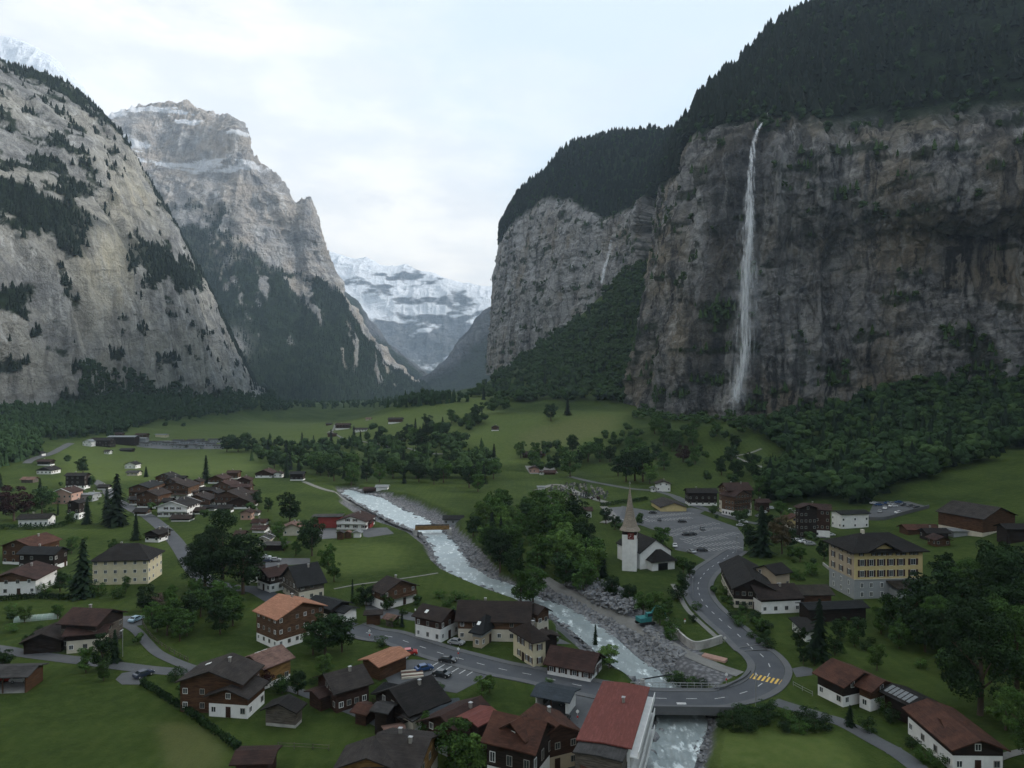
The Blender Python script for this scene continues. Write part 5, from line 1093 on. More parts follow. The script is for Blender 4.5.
# ---- the farther houses: (tile, apex x, apex y, base y, width, kind, yaw, wall, roof, base, label, short)
def far(tile,ax,ay,by,w,kind,yaw,wm,rm,label,base=2.2,bm='white',cat='chalet',name=None,short=None,depth=1.0,**k):
    bx_,by_=T(tile,ax,by); gx_,gy_,gz_=hit1(bx_,by_); W=w/TILES[tile][2]*gy_/F; H=max((by-ay)/TILES[tile][2]*gy_/F,2.6)
    root=empty(name or cat.replace(' ','_'),label=label,cat=cat)
    if kind=='g': a=R(-90+yaw); L=min(W*depth,20); Wd=W
    else: a=R(yaw); L=W; Wd=min(max(7,W*.55),12)*depth
    cy_=gy_+(L/2 if kind=='g' else Wd/2)-.5; cx_=gx_+(cy_-gy_)*(bx_-512)/F*.6; z=float(G(cx_,cy_))
    z=min(z,gz_+1); root.matrix_basis=Matrix.Translation((cx_,cy_,z))@Matrix.Rotation(a,4,'Z')
    if short: LAND.append((short,cx_,cy_))
    if kind=='s': H=max(2.6,CAMH-(T(tile,ax,ay)[1]-HZ)*(gy_+Wd/2)/F-gz_)
    k.setdefault('pitch',23); det=gy_<250; H=H+(gz_-z) if kind=='g' else H
    block(root,Matrix.Identity(4),L,Wd,H,base=base,bm=bm,wm=wm,rm=rm,det=det,**k); return root
WB,WD,WO,WR='wood_brown','wood_dark','wood_orange','wood_red'; RB_,RD,RS,RR_='roof_brown','roof_dark','roof_slate','roof_redbrown'
far('S8',105,312,455,290,'g',8,WO,'roof_redbrown','brown chalet with long white basement wall, at the left edge below the slate-roofed house',4.2,short='the long white-basement chalet',pitch=19,chim=1)
far('S8',160,118,270,230,'g',-8,WB,'roof_rust','brown chalet with rusty red roof above the slate-roofed house, left edge',1,short='the rusty-roofed chalet',pitch=20)
far('S8',245,155,300,250,'s',-4,WD,RS,'dark slate-roofed house with a small white dormer, between two brown chalets',1.5,short='the dormered slate-roofed house',pitch=26)
far('S8',745,137,388,350,'s',6,'cream',RD,'big cream farmhouse with huge black hipped roof above the leafy grove',0,cat='farmhouse',short='the cream farmhouse',pitch=33,hip=True,depth=1.25,shut=None,wstep=3)
far('S2',210,560,640,190,'s',8,'white',RD,'low white house with dark roof and several dormers, alone on the upper meadow',0,cat='house',short='the long white meadow house',chim=1,wstep=2)
far('S2',450,482,598,85,'g',0,WD,RD,'dark narrow chalet with white foot between the cypress and the big spruces',3,short='the narrow white-footed chalet')
far('S2',392,410,505,130,'g',0,'pink',RR_,'pinkish house with white-edged curved gable behind the dark spruces',0,cat='house',trim='frame',short='the white-edged pink house')
far('S2',510,437,490,130,'s',0,'stone_grey','roof_metal','flat pale metal-roofed hall behind the group of spruces',0,cat='hall',name='hall',pitch=6,chim=0)
far('S2',460,315,415,130,'s',0,WD,RD,'large dark old chalet with white foot below the round dark tree',2,short='the large dark old chalet')
far('S2',280,282,326,100,'g',0,WD,RD,'dark chalet with bright white foot beside the upper valley road',3,short='the upper-road chalet')
far('S2',270,235,275,90,'s',0,WD,RR_,'reddish roofed farm hut just above the white-footed upper-road chalet',1,cat='hut')
far('S2',172,340,378,85,'s',0,'wood_grey','roof_pink','small faded pink-roofed hay barn on the open slope',0,cat='barn',chim=0,wins=False)
far('S2',237,190,215,50,'g',0,'white',RD,'white roadside hut at the forest edge',0,cat='hut',chim=0)
far('S2',790,252,292,75,'g',0,'white',RD,'isolated white farmhouse on the wide valley meadow',0,cat='farmhouse',short='the isolated white farmhouse')
far('S2',800,300,335,80,'s',0,'beige','roof_grey','low grey annex in front of the isolated white farmhouse',0,cat='annex',chim=0)
far('S2',930,662,735,110,'g',-10,WD,RD,'dark chalet with one white balcony wall beside the road at the cream farmhouse',1.5,short='the dark chalet at the road bend',balc=1)
far('S1',312,528,590,70,'s',-4,WD,RD,'dark slate roofed wing behind the road-bend chalet',0,cat='annex')
far('S1',398,366,462,195,'g',0,'white',RD,'white chalet with bright white roof edges facing the village street',0,trim='frame',short='the white-edged street chalet',balc=2,pitch=19,shut='shutter')
far('S1',195,265,370,130,'g',4,WO,'roof_slate','wooden hotel chalet under a very wide slate roof',3,cat='hotel',short='the wide slate hotel',pitch=20,depth=1.6,balc=2)
far('S1',250,303,410,150,'g',-6,WB,RB_,'low brown chalet in front of the wide slate hotel',1,short='the low brown front chalet',pitch=22,balc=1)
far('S1',412,252,360,170,'g',0,WO,RB_,'bright timber chalet with white base right behind the white-edged chalet',3,short='the bright timber chalet',balc=2,pitch=20)
far('S1',525,328,412,165,'g',8,WO,RB_,'timber chalet with sloping brown roof right of the white-edged chalet',1.8,short='the sloping-roof timber chalet',balc=1)
far('S1',730,305,402,175,'g',-8,WO,RB_,'wide timber chalet with a white door bay above the big tree',2,short='the wide timber chalet',balc=2,pitch=21)
far('S1',690,248,325,140,'g',-4,WO,RR_,'second-row timber chalet behind the wide one',1.2,balc=1,short='the second-row timber chalet')
far('S1',785,342,415,165,'g',6,WR,RB_,'reddish timber chalet with long eaves at the edge of the chalet cluster',1,short='the reddish long-eaved chalet')
far('S1',790,262,330,130,'s',0,WB,RR_,'dark long chalet roof between the second-row chalets',1)
far('S1',800,222,300,95,'g',8,WR,RR_,'small reddish chalet with white foot at the field corner of the cluster',1.8,short='the small field-corner chalet')
far('S1',650,212,262,110,'g',-6,WB,RR_,'brown gabled chalet right beside the lone meadow spruce',.8)
far('S1',575,280,335,110,'s',0,WD,RD,'dark low house in the middle gap of the chalet cluster',1.6)
far('S1',335,200,255,110,'g',0,WB,RD,'dark brown chalet in the back row nearest the isolated farmhouse',.8)
far('S1',400,212,262,110,'s',4,WD,RD,'dark-roofed back-row chalet left of the lone spruce',1)
far('S1',370,232,290,100,'g',5,WB,RB_,'narrow brown chalet squeezed between back and middle rows',.8)
far('S1',460,262,318,90,'s',0,WB,RD,'low brown roof filling the middle row behind the timber chalets',.8)
far('S1',345,345,415,60,'s',0,WD,RD,'dark connecting roof beside the bright timber chalet',.8,cat='annex',chim=0)
far('S1',455,336,398,80,'s',0,WD,RD,'dark roof joined to the sloping-roof timber chalet',.8,cat='annex',chim=0)
far('S1',600,395,425,90,'s',0,WD,RS,'low slate roof poking out above the big tree',.8,cat='annex',chim=0)
far('S1',930,178,228,110,'g',0,WR,RR_,'red-brown house with small white gable at the top of the green field',1.5,short='the house at the top of the field')
far('S1',1010,190,226,60,'g',0,'white',RB_,'white cottage beside the red-brown house at the top of the field',0,cat='cottage')
far('R2',225,280,318,60,'s',0,WD,RS,'low slate garage at the head of the riverside path',.8,cat='garage',chim=0)
far('S1',430,445,490,130,'s',0,WD,RB_,'low dark roofs in front of the white-edged chalet',.6,cat='shed',chim=0)
far('S1',190,405,455,90,'s',0,WB,RD,'dark-roofed garage below the wide slate hotel',.8,cat='garage',chim=0)
far('S3',100,180,240,80,'g',0,'pink',RR_,'pink gabled cottage above the sports field path',0,cat='cottage')
far('S3',150,185,215,60,'g',0,'white',RB_,'tiny white gabled cottage behind the pink one',0,cat='cottage')
far('S3',178,230,275,95,'s',0,WR,RR_,'long red-brown roofed house right of the big tree crown',1)
far('S3',180,268,318,100,'s',-4,'white',RR_,'white house with rusty roof below the long red-brown one',0,cat='house')
far('S3',208,335,400,90,'g',0,'beige','roof_grey','beige house with a rounded white gable beside the gardens',0,cat='house',trim='frame',short='the rounded beige gable')
far('S3',270,385,425,150,'s',0,WD,'roof_grey','flat grey carport below the rounded beige gable',0,cat='carport',name='carport',pitch=5,chim=0,wins=False)
far('S3',370,262,335,120,'g',10,'beige','roof_pink','half-built house with pale pinkish roof beside the dark round tree',0,cat='house',short='the pale pinkish house')
far('S3',420,250,310,110,'s',10,'stone_grey','roof_pink','second pale roof behind the half-built house',0,cat='house')
far('S3',585,208,288,185,'s',3,'red_wall','roof_grey','long flat-topped brick-red hall at the edge of the green field',0,cat='hall',name='hall',pitch=3,chim=0,wins=False,short='the brick-red hall')
far('S3',748,215,298,200,'g',-6,'white',RR_,'white chalet with wide maroon roof beside the brick-red hall',0,short='the maroon-roofed field chalet',pitch=19,balc=1,shut='shutter_red')
far('S3',820,230,290,80,'s',-6,'red_wall',RR_,'red extension with maroon roof attached beyond the field chalet',0,cat='annex',chim=0,wins=False)
far('S3',662,305,358,50,'g',0,WB,'roof_grey','brown wooden hut in the row of three beside the grey lot',0,cat='hut',chim=0,wins=False)
far('S3',707,305,350,42,'g',0,WO,'roof_pink','orange wooden hut, middle of the three beside the grey lot',0,cat='hut',chim=0,wins=False)
far('S3',763,304,347,60,'g',0,'white','roof_metal','white round-topped hut, last of the three beside the grey lot',0,cat='hut',chim=0,wins=False)
for a_ in [('S1',150,335,392,70,'s',0,WB,RD,'dark roof wedged behind the low brown front chalet',.8),('S1',480,300,350,80,'g',6,WO,RB_,'small timber gable between the two middle-row chalets',1),
 ('S1',620,300,368,90,'g',-6,WB,RD,'brown gable directly beside the wide timber chalet',1),('S1',850,300,372,80,'s',0,WB,RR_,'red-brown roof at the field edge behind the reddish long-eaved chalet',1),
 ('S1',690,385,440,90,'s',0,WD,RD,'dark eaves just above the big tree crown',1),('S1',540,400,446,70,'s',0,WD,RB_,'low dark shed roof right of the white-edged chalet',.6),('S1',280,250,300,80,'s',0,WB,RD,'dark back roof beside the wide slate hotel',.8),
 ('S1',520,235,285,70,'g',0,WB,RB_,'small brown gable left of the lone meadow spruce',.8),('S1',740,180,235,80,'s',0,WB,RR_,'back-row red-brown roof right of the lone meadow spruce',.8),
 ('S3',60,300,350,70,'s',0,WB,RR_,'brown roof beside the big tree above the gardens',.8),('S3',120,425,470,80,'s',0,WD,RD,'dark garage roof above the lot by the plum-roofed house',.6),('S3',230,320,360,70,'g',0,WB,'roof_grey','small grey-roofed cottage beside the gardens',.6),
 ('S2',560,430,470,70,'s',0,'stone_grey','roof_metal','small pale roof beside the flat pale hall',0),('S2',620,385,420,70,'s',0,WD,RD,'dark roof across the road from the large dark old chalet',.8)]: far(*a_)
# beyond
far('R2',840,452,492,85,'s',0,'stone_grey',RS,'grey and white house at the far end of the wooden footbridge',0,cat='house',chim=0)
far('R2',560,334,355,55,'s',0,'white','roof_metal','white tent-like boat shed on the far river bank',0,cat='shed',chim=0,wins=False,pitch=18)
far('R2',515,350,368,60,'s',0,WD,RR_,'dark little roof beside the white boat shed',0,cat='hut',chim=0,wins=False)
far('R2',988,266,290,42,'s',0,'white',RD,'white-fronted cabin among the trees above the river',0,cat='cabin',chim=0)
far('R2',418,238,262,14,'g',0,'white',RB_,'slim white-gabled cottage deep in the wooded belt',0,cat='cottage',chim=0)
far('R2',345,200,222,50,'s',0,'beige','roof_greybrown','pale roofed cottage at the foot of the tree belt',0,cat='cottage',chim=0)
far('R2',405,92,116,60,'s',0,WR,RR_,'red-brown farmhouse on the hill meadow by the winding track',1,cat='farmhouse',short='the hill farmhouse')
far('R2',473,110,126,58,'s',0,'white','roof_greybrown','low white barn next to the hill farmhouse',0,cat='barn',chim=0)
far('R2',362,130,145,36,'s',0,WB,RR_,'little hay hut below the hill farmhouse',0,cat='hut',chim=0,wins=False)
far('R2',350,90,100,26,'s',0,WB,'roof_grey','little grey hut above the bend of the hill track',0,cat='hut',chim=0,wins=False)
far('R2',612,70,92,60,'s',0,WB,RB_,'lone brown farmhouse high on the sloping meadow',.8,cat='farmhouse',short='the lone high farmhouse')
far('R2',506,70,80,24,'s',0,'beige','roof_pink','tiny pale barn at the upper edge of the meadow',0,cat='barn',chim=0,wins=False)
far('R2',1005,100,122,34,'g',0,WB,'roof_greybrown','small chalet on the slope above the leafy belt',.6)
far('R2',715,165,186,40,'g',0,WD,RD,'dark barn against the dark tree clump on the slope',0,cat='barn',chim=0,wins=False)
far('S4',75,312,348,130,'s',0,WR,RR_,'row house with red-brown roof near the quarry huts',0,cat='house')
far('S4',130,318,338,50,'g',0,'pink','roof_rust','small pink gable beside the red-brown row house',0,cat='cottage',chim=0)
far('S4',85,400,438,70,'g',0,'pink',RR_,'pinkish cottage at the head of the cemetery road',0,cat='cottage')
far('S4',180,420,448,75,'s',0,WB,RR_,'brown-roofed cottage beside the big round tree',0,cat='cottage')
far('S4',130,428,450,35,'g',0,'white','roof_rust','white shed between two cottages above the cemetery',0,cat='shed',chim=0)
far('S4',128,513,543,55,'s',0,'white','roof_metal','white cemetery chapel with flat roof',0,cat='chapel',pitch=8,chim=0,short='the cemetery chapel')
far('S4',400,638,705,75,'s',0,'white',RR_,'white house with brown roof behind the riverside grove, beyond the church',0,cat='house',chim=0)
far('S4',860,485,550,95,'g',-5,'white',RB_,'brown-roofed chalet with white front beyond the striped hall',1.5,short='the chalet beyond the striped hall')
far('S4',800,520,552,40,'g',0,'white','roof_metal','little white hut with metal roof against the brown-roofed chalet',0,cat='hut',chim=0)
far('n',628,178,248,225,'g',4,'yellow','roof_greybrown','low hall with yellow striped gable at the edge of the car park',0,cat='hall',name='hall',pitch=17,depth=1.4,chim=0,wins=False,short='the yellow striped hall')
far('S5',310,108,215,190,'s',0,WD,RD,'dark broad-roofed house with a small pale front gable beyond the car park',1.5,cat='house',short='the dark broad-roofed house')
far('S5',300,150,205,90,'g',0,'beige','roof_pink','pale gabled porch house in front of the dark broad-roofed one',0,cat='house',chim=0)
house('hotel','tall timber hotel with ochre balconies at the forest edge beyond the car park',[
 B_('S5',590,78,432,74,12,15.5,pitch=28,base=6,bm='beige',wm='wood_orange',rm='roof_redbrown',chim=2,det=False),
 B_('S5',562,122,470,104,13,13,pitch=24,base=3,bm='white',wm='wood_orange',rm='roof_redbrown',chim=0,balc=4,det=False,wstep=2)],cat='hotel',short='the tall timber hotel')
far('S5',675,172,250,90,'s',0,WR,RR_,'dark red house hidden behind the tall spruce by the car park',0,cat='house')
house('hotel','dark red hotel with white windows and rust roof on the road to the parking deck',[
 B_('R4',375,350,275,346,12,13.5,pitch=16,base=3,bm='white',wm='wood_red',rm='roof_redbrown',chim=1,det=False,wstep=2.2,storey=3),
 B_('R4',300,352,280,346,9,14,pitch=18,base=2,bm='wood_dark',wm='wood_dark',rm='roof_redbrown',chim=0,det=False,wstep=2)],cat='hotel',short='the dark red hotel')
far('S5',872,272,352,105,'g',0,'yellow','roof_rust','small ochre chalet in front of the dark red hotel',1.5,balc=2,bm='beige',short='the small ochre chalet')
far('R4',443,368,432,115,'s',10,'white',RS,'long white-walled garage with dark roof beside the dark red hotel',0,cat='garage',chim=0,wstep=5,pitch=14,short='the long white garage')
far('S6',770,225,390,330,'g',24,WB,'roof_greybrown','huge brown barn on the slope, right edge above the big trees',1.4,bm='beige',cat='barn',short='the huge slope barn',pitch=20,depth=1.2,wins=False,chim=0)
far('S6',960,320,440,150,'s',0,WD,RD,'dark lower wing below the huge barn',0,cat='barn',chim=0,wins=False)
far('S6',400,322,385,210,'s',0,WB,'roof_rust','brown-roofed farm building behind the yellow hotel',0,cat='barn',chim=0,wins=False,short='the farm behind the hotel')
far('S6',490,345,420,150,'s',0,WD,RD,'black-roofed house right behind the yellow hotel',0,cat='house',chim=1)
far('S6',520,398,460,110,'g',0,WB,RR_,'small brown gable beside the yellow hotel\'s far corner',0,cat='annex',chim=0)
far('S6',640,350,400,140,'s',0,'stone_grey','roof_metal','pale grey flat-roofed shed below the huge barn',0,cat='shed',pitch=5,chim=0,wins=False)
# camp site and farm halls far up the valley
far('S2',735,92,150,170,'s',0,WD,'roof_metal','large far hall with pale metal roof at the camp site',0,cat='hall',name='hall',pitch=12,chim=0,wins=False,short='the large camp hall')
far('S2',840,105,150,90,'s',0,'stone_grey','roof_metal','second pale-roofed hall beside the large camp hall',0,cat='hall',name='hall',pitch=8,chim=0,wins=False)
far('S2',610,105,160,130,'s',0,WD,RD,'dark wide farm building next to the large camp hall',0,cat='farm',chim=0)
far('S2',530,118,158,60,'g',0,'white','roof_metal','white-ended shed at the camp end of the valley road',0,cat='shed',chim=0)
far('S2',715,75,98,50,'s',0,WB,RR_,'small brown barn behind the large camp hall',0,cat='barn',chim=0,wins=False)
far('S2',850,80,104,75,'s',0,WB,RR_,'brown farmhouse behind the second camp hall',0,cat='farmhouse',chim=0)
far('S2',970,84,104,75,'s',0,'cream','roof_metal','long pale cream shelter on the far meadow',0,cat='shelter',pitch=8,chim=0,wins=False)
far('S2',645,178,205,40,'s',0,'white','roof_greybrown','little white hut on the far meadow',0,cat='hut',chim=0)
far('S2',760,168,190,80,'s',0,WD,RD,'low dark hut on the far meadow beside a bush',0,cat='hut',chim=0,wins=False)
camps=[(672,170,40,'s'),(700,160,44,'s'),(735,163,44,'s'),(770,158,60,'s'),(800,165,40,'s'),(850,156,60,'s'),(830,172,40,'s'),(690,178,30,'s'),(720,180,30,'s'),(755,178,34,'s'),(785,182,30,'s'),(860,180,40,'s'),(600,165,26,'s'),(625,166,26,'s'),(650,168,24,'s'),(560,170,26,'s'),(580,172,24,'s')]
OR=['first','second','third','fourth','fifth','sixth','seventh','eighth','ninth','tenth','eleventh','twelfth','thirteenth','fourteenth','fifteenth','sixteenth','seventeenth','eighteenth','nineteenth','twentieth','twenty-first','twenty-second','twenty-third','twenty-fourth','twenty-fifth','twenty-sixth','twenty-seventh','twenty-eighth','twenty-ninth','thirtieth']
camps.sort()
for k,(x,y,w_,kd) in enumerate(camps):
    far('R1',x,y-5,y+12,w_,kd,0,'stone_grey','roof_grey',f'pale camping cabin on the far camp site, {OR[k]} from the left in the row',0,cat='cabin',pitch=10,chim=0)['group']='camping cabins'
FOOT=[(o.location.x,o.location.y,7.5) for o in COL.objects if o.type=='EMPTY' and o.parent is None and o.get('category') and o.get('category') not in('tree','shrub')]
FOOT=[(o.matrix_basis.translation.x,o.matrix_basis.translation.y,8.5) for o in COL.objects if o.type=='EMPTY' and o.parent is None and o.get('category') in('chalet','house','hotel','farmhouse','guesthouse','barn','shed','carport','villa','inn','cottage','hall','building','church','annex','hut','outbuilding','garage')]
# garden shrubs and small fruit trees round the houses
GARD=[(20,560,150,30,18),(60,500,60,30,14),(165,505,60,26,26),(240,520,40,30,16),(270,600,90,30,10),(300,690,150,30,14),(420,690,110,50,10),(500,640,60,30,6),(740,520,40,14,8),(800,560,60,25,12),(850,660,90,40,18),(900,560,60,25,10),(700,600,30,40,8),(60,640,90,30,10),(330,540,60,20,10)]
for gx_,gy_,gw_,gh_,n_ in GARD:
    for _ in range(n_):
        px_,py_=rnd.gauss(gx_,gw_*.45),rnd.gauss(gy_,gh_*.4)
        if not(0<px_<1024 and 440<py_<760): continue
        w3=hit1(px_,py_)
        if np.min((MP[:,0]-w3[0])**2+(MP[:,1]-w3[1])**2)<49 or rivd(np.array([w3[0]]),np.array([w3[1]]))[0]<4 or any((w3[0]-a_)**2+(w3[1]-b_)**2<r_*r_ for a_,b_,r_ in FOOT) or any(inpoly(np.array([px_]),np.array([py_]),pl)[0] for pl in LOTS): continue
        k_=rnd.choice(['shrub','bush','bush','leafy','light','dark']); tr(px_,py_,rnd.uniform(1.5,3) if k_ in('shrub','bush') else rnd.uniform(3,6.5),k_)
lt=sorted([t_ for t_ in TREES if t_[0].name.startswith('leafy_tree')],key=lambda t_:-t_[4]/t_[3])
far_=lt[285:]; pf=np.array([[t_[2],t_[3],float(G(t_[2],t_[3]))-.3] for t_ in far_]); hf=np.array([t_[4] for t_ in far_])
for t_ in far_:
    for c_ in list(t_[0].children): bpy.data.objects.remove(c_)
    bpy.data.objects.remove(t_[0]); TREES.remove(t_)
LEAF2=[leaf_t(260,k+90,.05,7) for k in range(5)]
forest('woodland_distant_trees',pf,hf,LEAF2,'leaf_far','small distant leafy trees scattered over the valley floor',1.1)
# ------------------------------------------------------------------ waterfalls
def fallmat(name,amt):
    m,t=nt(name); b=NB(t); v=b.coord(); n=b.noise(b.mapping(v,(.55,.55,.045)),1,6,.68); n2=b.noise(b.mapping(v,(.09,.09,.02)),1,4,.6)
    e=b.attr('edge'); a=b.math('MULTIPLY',b.math('MULTIPLY',b.ramp(b.math('ADD',n,b.math('MULTIPLY',e,.34)),.62,.92),b.ramp(e,0,.35)),b.math('ADD',.45,b.ramp(n2,.3,.6))); a=b.math('MINIMUM',b.math('MULTIPLY',a,amt),.95)
    d=b.n('ShaderNodeBsdfPrincipled'); b.set(d,'Base Color',(.85,.88,.92,1)); b.set(d,'Roughness',.6); b.set(d,'Alpha',a)
    o=b.n('ShaderNodeOutputMaterial'); t.links.new(d.outputs[0],o.inputs[0]); M[name]=m
fallmat('fall_water',.48); fallmat('fall_mist',.24)
def fall(label,pts,name='waterfall',layers=2,mat='fall_water',mist=1.9):
    """pts: px,py,width px,Y"""
    A=np.array(pts,float); w_=A[:,2]*A[:,3]/F; C3=np.stack([(A[:,0]-512)/F*A[:,3],A[:,3],CAMH-(A[:,1]-HZ)*A[:,3]/F,w_],-1); S=spl(C3,2.0); r=None
    for l in range(layers+(1 if mist else 0)):
        ms=l>=layers; n=13; th=np.linspace(-1.25,1.25,n); k=(mist if ms else 1-.25*l); s_=np.linspace(0,1,len(S))
        wd=S[:,3]*.5*k*(1 if not ms else (.6+.8*s_)); wob=vn(np.stack([s_*9,s_*0+l,s_*0],-1))*S[:,3]*.15
        X=S[:,0,None]+wob[:,None]+np.sin(th)[None]*wd[:,None]/math.sin(1.25); Y=S[:,1,None]-np.cos(th)[None]*wd[:,None]*.8+l*1.2; Z=S[:,2,None]+0*X
        e=np.clip(1-np.abs(th)/1.25,0,1)[None]+0*X
        if ms: e=e*np.clip(s_*1.8,0,1)[:,None]
        e=e*np.clip((1-s_)*14,0,1)[:,None]
        me=npmesh('waterfall',np.stack([X,Y,Z],-1).reshape(-1,3),gridfaces(*X.shape),['fall_mist' if ms else mat],dict(edge=e))
        if r is None: r=link(name,me); tag(r,label,'waterfall')
        else: link('spray' if ms else 'water_veil',me,r)
fall('tall thin waterfall dropping free from the forested lip of the big cliff',[(767,113,3,716),(764,120,4.5,703),(756,134,6,692),(751,155,8,686),(749,190,12,682),(747,230,16,680),(745,270,18,679),(744,310,18,678),(743,345,17,677),(739,368,15,676),(734,392,14,675),(732,418,13,672)])
fall('short white waterfall in the notch between the two cliffs',[(611,240,3,1380),(608,255,5,1370),(604,270,7,1360),(600,285,8,1352)],mist=0)
fall('faint veil of water down the pale stained wall near the cliff corner',[(693,165,9,800),(695,190,12,792),(696,220,13,788),(697,250,13,784),(696,280,11,780)],mist=0,layers=1,mat='fall_mist')
fall('narrow trickle down the far cliff end above the scree wood',[(521,262,3,1760),(519,290,4,1735),(514,315,5,1730),(509,345,5,1725)],mist=0,layers=1,mat='fall_mist')
# ------------------------------------------------------------------ bridges
a=np.array(at_h(644,698,0)); b2=np.array(at_h(716,699,0)); d=b2-a; L=float(np.linalg.norm(d)); ang=math.atan2(d[1],d[0])
br=empty('road_bridge',(*(a+b2)/2,0),ang,label='low concrete road bridge over the foaming river',cat='bridge')
mb=MB(); mb.box(-L/2-1,-5.0,-.9,L/2+1,5.0,-.16); mb.build('deck','concrete',br)
for s in(-1,1):
    mb=MB(); mb.box(s*(L/2+.6)-1.0,-4.9,-5,s*(L/2+.6)+1.0,4.9,-.9); mb.build('abutment','concrete',br)
mb=MB(); mb.box(-L/2-1.5,-5.25,-.95,L/2+10,-5.01,.75); mb.build('parapet','pavement',br)
mb=MB()
for k in range(int((L+4)/1.5)+1): x=-L/2-2+k*1.5; mb.box(x-.05,5.0,-.3,x+.05,5.1,1.1)
mb.box(-L/2-2,4.99,1.05,L/2+2,5.11,1.15); mb.box(-L/2-2,5.02,.5,L/2+2,5.08,.56); mb.build('railing','teal' if False else 'metal',br)
LAND.append(('the road bridge',*(a+b2)/2))
a=np.array(at_h(*T('R2',690,508),-.6)); b2=np.array(at_h(*T('R2',824,505),-.6)); d=b2-a; L=float(np.linalg.norm(d)); ang=math.atan2(d[1],d[0])
fb=empty('footbridge',(*(a+b2)/2,-.2),ang,label='wooden footbridge with orange plank sides over the pale river',cat='footbridge')
mb=MB(); mb.box(-L/2,-1.7,-.5,L/2,1.7,.1); mb.build('deck','wood_grey',fb)
for s in(-1,1): mb=MB(); mb.box(-L/2,s*1.8-.08,-.6,L/2,s*1.8+.08,1.15); mb.build('side_wall','plank_side',fb) if False else mb.build('side_wall','wood_yellow' if s<0 else 'wood_grey',fb)
for s in(-1,1): mb=MB(); mb.box(s*L/2-1,-2,-4,s*L/2+1,2,-.5); mb.build('abutment','concrete',fb)
# road from the footbridge on the right bank: riverside wall by the bend
def wall(name,label,cat,pts,h,th,mat,world=False,dz=0):
    P_=spl(pts if world else wpts(pts),1.); d=np.gradient(P_,axis=0); d/=np.linalg.norm(d,axis=1)[:,None]+1e-9; nn=np.stack([-d[:,1],d[:,0]],-1)*th/2; z=G(P_[:,0],P_[:,1])+dz
    V=np.stack([np.c_[P_-nn,z-.6],np.c_[P_-nn,z+h],np.c_[P_+nn,z+h],np.c_[P_+nn,z-.6],np.c_[P_-nn,z-.6]],1); o=link(name,npmesh(name,V.reshape(-1,3),gridfaces(*V.shape[:2]),[mat],smooth=False)); return tag(o,label,cat)
wall('retaining_wall','grey concrete retaining wall between the river track and the curved road','wall',[T('o',245,545),T('o',330,640),T('o',420,700),T('o',520,690),T('o',640,650)],2.0,.5,'concrete')
wall('parapet_wall','curved pale parapet along the inner side of the bend','wall',tp('p',[(0,360),(120,356),(220,350),(290,335),(370,300),(440,262),(478,222)]),.6,.25,'pavement')
wall('garden_wall','white garden wall left of the yellow hotel','wall',tp('k',[(180,430),(240,480)]),1.0,.3,'concrete')
wall('deck_wall','long pale retaining wall of the parking deck on the slope','wall',tp('S6',[(70,300),(180,300),(300,268),(450,228)]),1.6,.4,'pavement')
lot('parking_pavement',tp('S6',[(70,298),(180,296),(300,265),(450,222),(330,190),(120,190),(90,260)]),'asphalt_old',.15)
def fence(label,pts,h=1.1,step=2.2,mat='wood_grey',rails=2):
    P_=spl(wpts(pts),step); z=G(P_[:,0],P_[:,1]); r=empty('fence',(P_[0][0],P_[0][1],float(z[0])),label=label,cat='fence'); o=np.array([P_[0][0],P_[0][1],float(z[0])]); mb=MB()
    for k in range(len(P_)): x,y,q=P_[k][0]-o[0],P_[k][1]-o[1],z[k]-o[2]; mb.box(x-.06,y-.06,q-.3,x+.06,y+.06,q+h)
    mb.build('fence_posts',mat,r)
    mb=MB()
    for l in range(rails):
        for k in range(len(P_)-1): mb.cyl((P_[k][0]-o[0],P_[k][1]-o[1],z[k]-o[2]+h*(l+1)/rails-.12),(P_[k+1][0]-o[0],P_[k+1][1]-o[1],z[k+1]-o[2]+h*(l+1)/rails-.12),.04,n=4)
    mb.build('rails',mat,r)
fence('wooden rail fence across the grass behind the rusty barn roof',tp('R6',[(150,690),(250,694),(350,700)]))
fence('wooden fence along the upper edge of the curved driveway',tp('R5',[(560,200),(600,260),(660,305),(740,350)]))
fence('metal railing at the field side of the lane below the bridge',tp('p',[(770,312),(830,345),(900,380)]),1,1.6,'metal')
# ------------------------------------------------------------------ cars
def car_body():
    mb=MB(); P_=[(-2.05,.35),(-2.05,.80),(-1.9,.95),(-1.55,1.0),(-1.05,1.42),(.45,1.45),(1.05,1.0),(1.9,.85),(2.08,.65),(2.08,.35)]
    n=len(P_); V=[]
    for y,sc in((-.86,1),(.86,1)):
        for x,z in P_:
            yy=y*(.80 if z>1.2 else 1); V.append((x,yy,z))
    mb.add(V,[tuple(range(n)),tuple(range(2*n-1,n-1,-1))]+[(k,k+n,(k+1)%n+n,(k+1)%n) for k in range(n)]); return mb
def car_glass():
    mb=MB(); 
    for s in(-1,1): mb.add([(-1.3,s*.86,1.02),(.85,s*.87,1.02),(.38,s*.74,1.38),(-.95,s*.74,1.38)],[(0,1,2,3),(3,2,1,0)])
    mb.add([(1.02,-.72,1.05),(1.02,.72,1.05),(.52,.62,1.42),(.52,-.62,1.42)],[(0,1,2,3),(3,2,1,0)]); mb.add([(-1.50,-.72,1.06),(-1.50,.72,1.06),(-1.10,.62,1.41),(-1.10,-.62,1.41)],[(0,1,2,3),(3,2,1,0)]); return mb
def wheel():
    mb=MB(); mb.cyl((0,-.1,0),(0,.1,0),.33,n=12,mi=0); mb.cyl((0,-.105,0),(0,.105,0),.19,n=10,mi=1); return mb
CB={}
GL=car_glass().mesh('window_glass','glass'); WH=wheel().mesh('wheel',['rubber','metal']); HLt=None
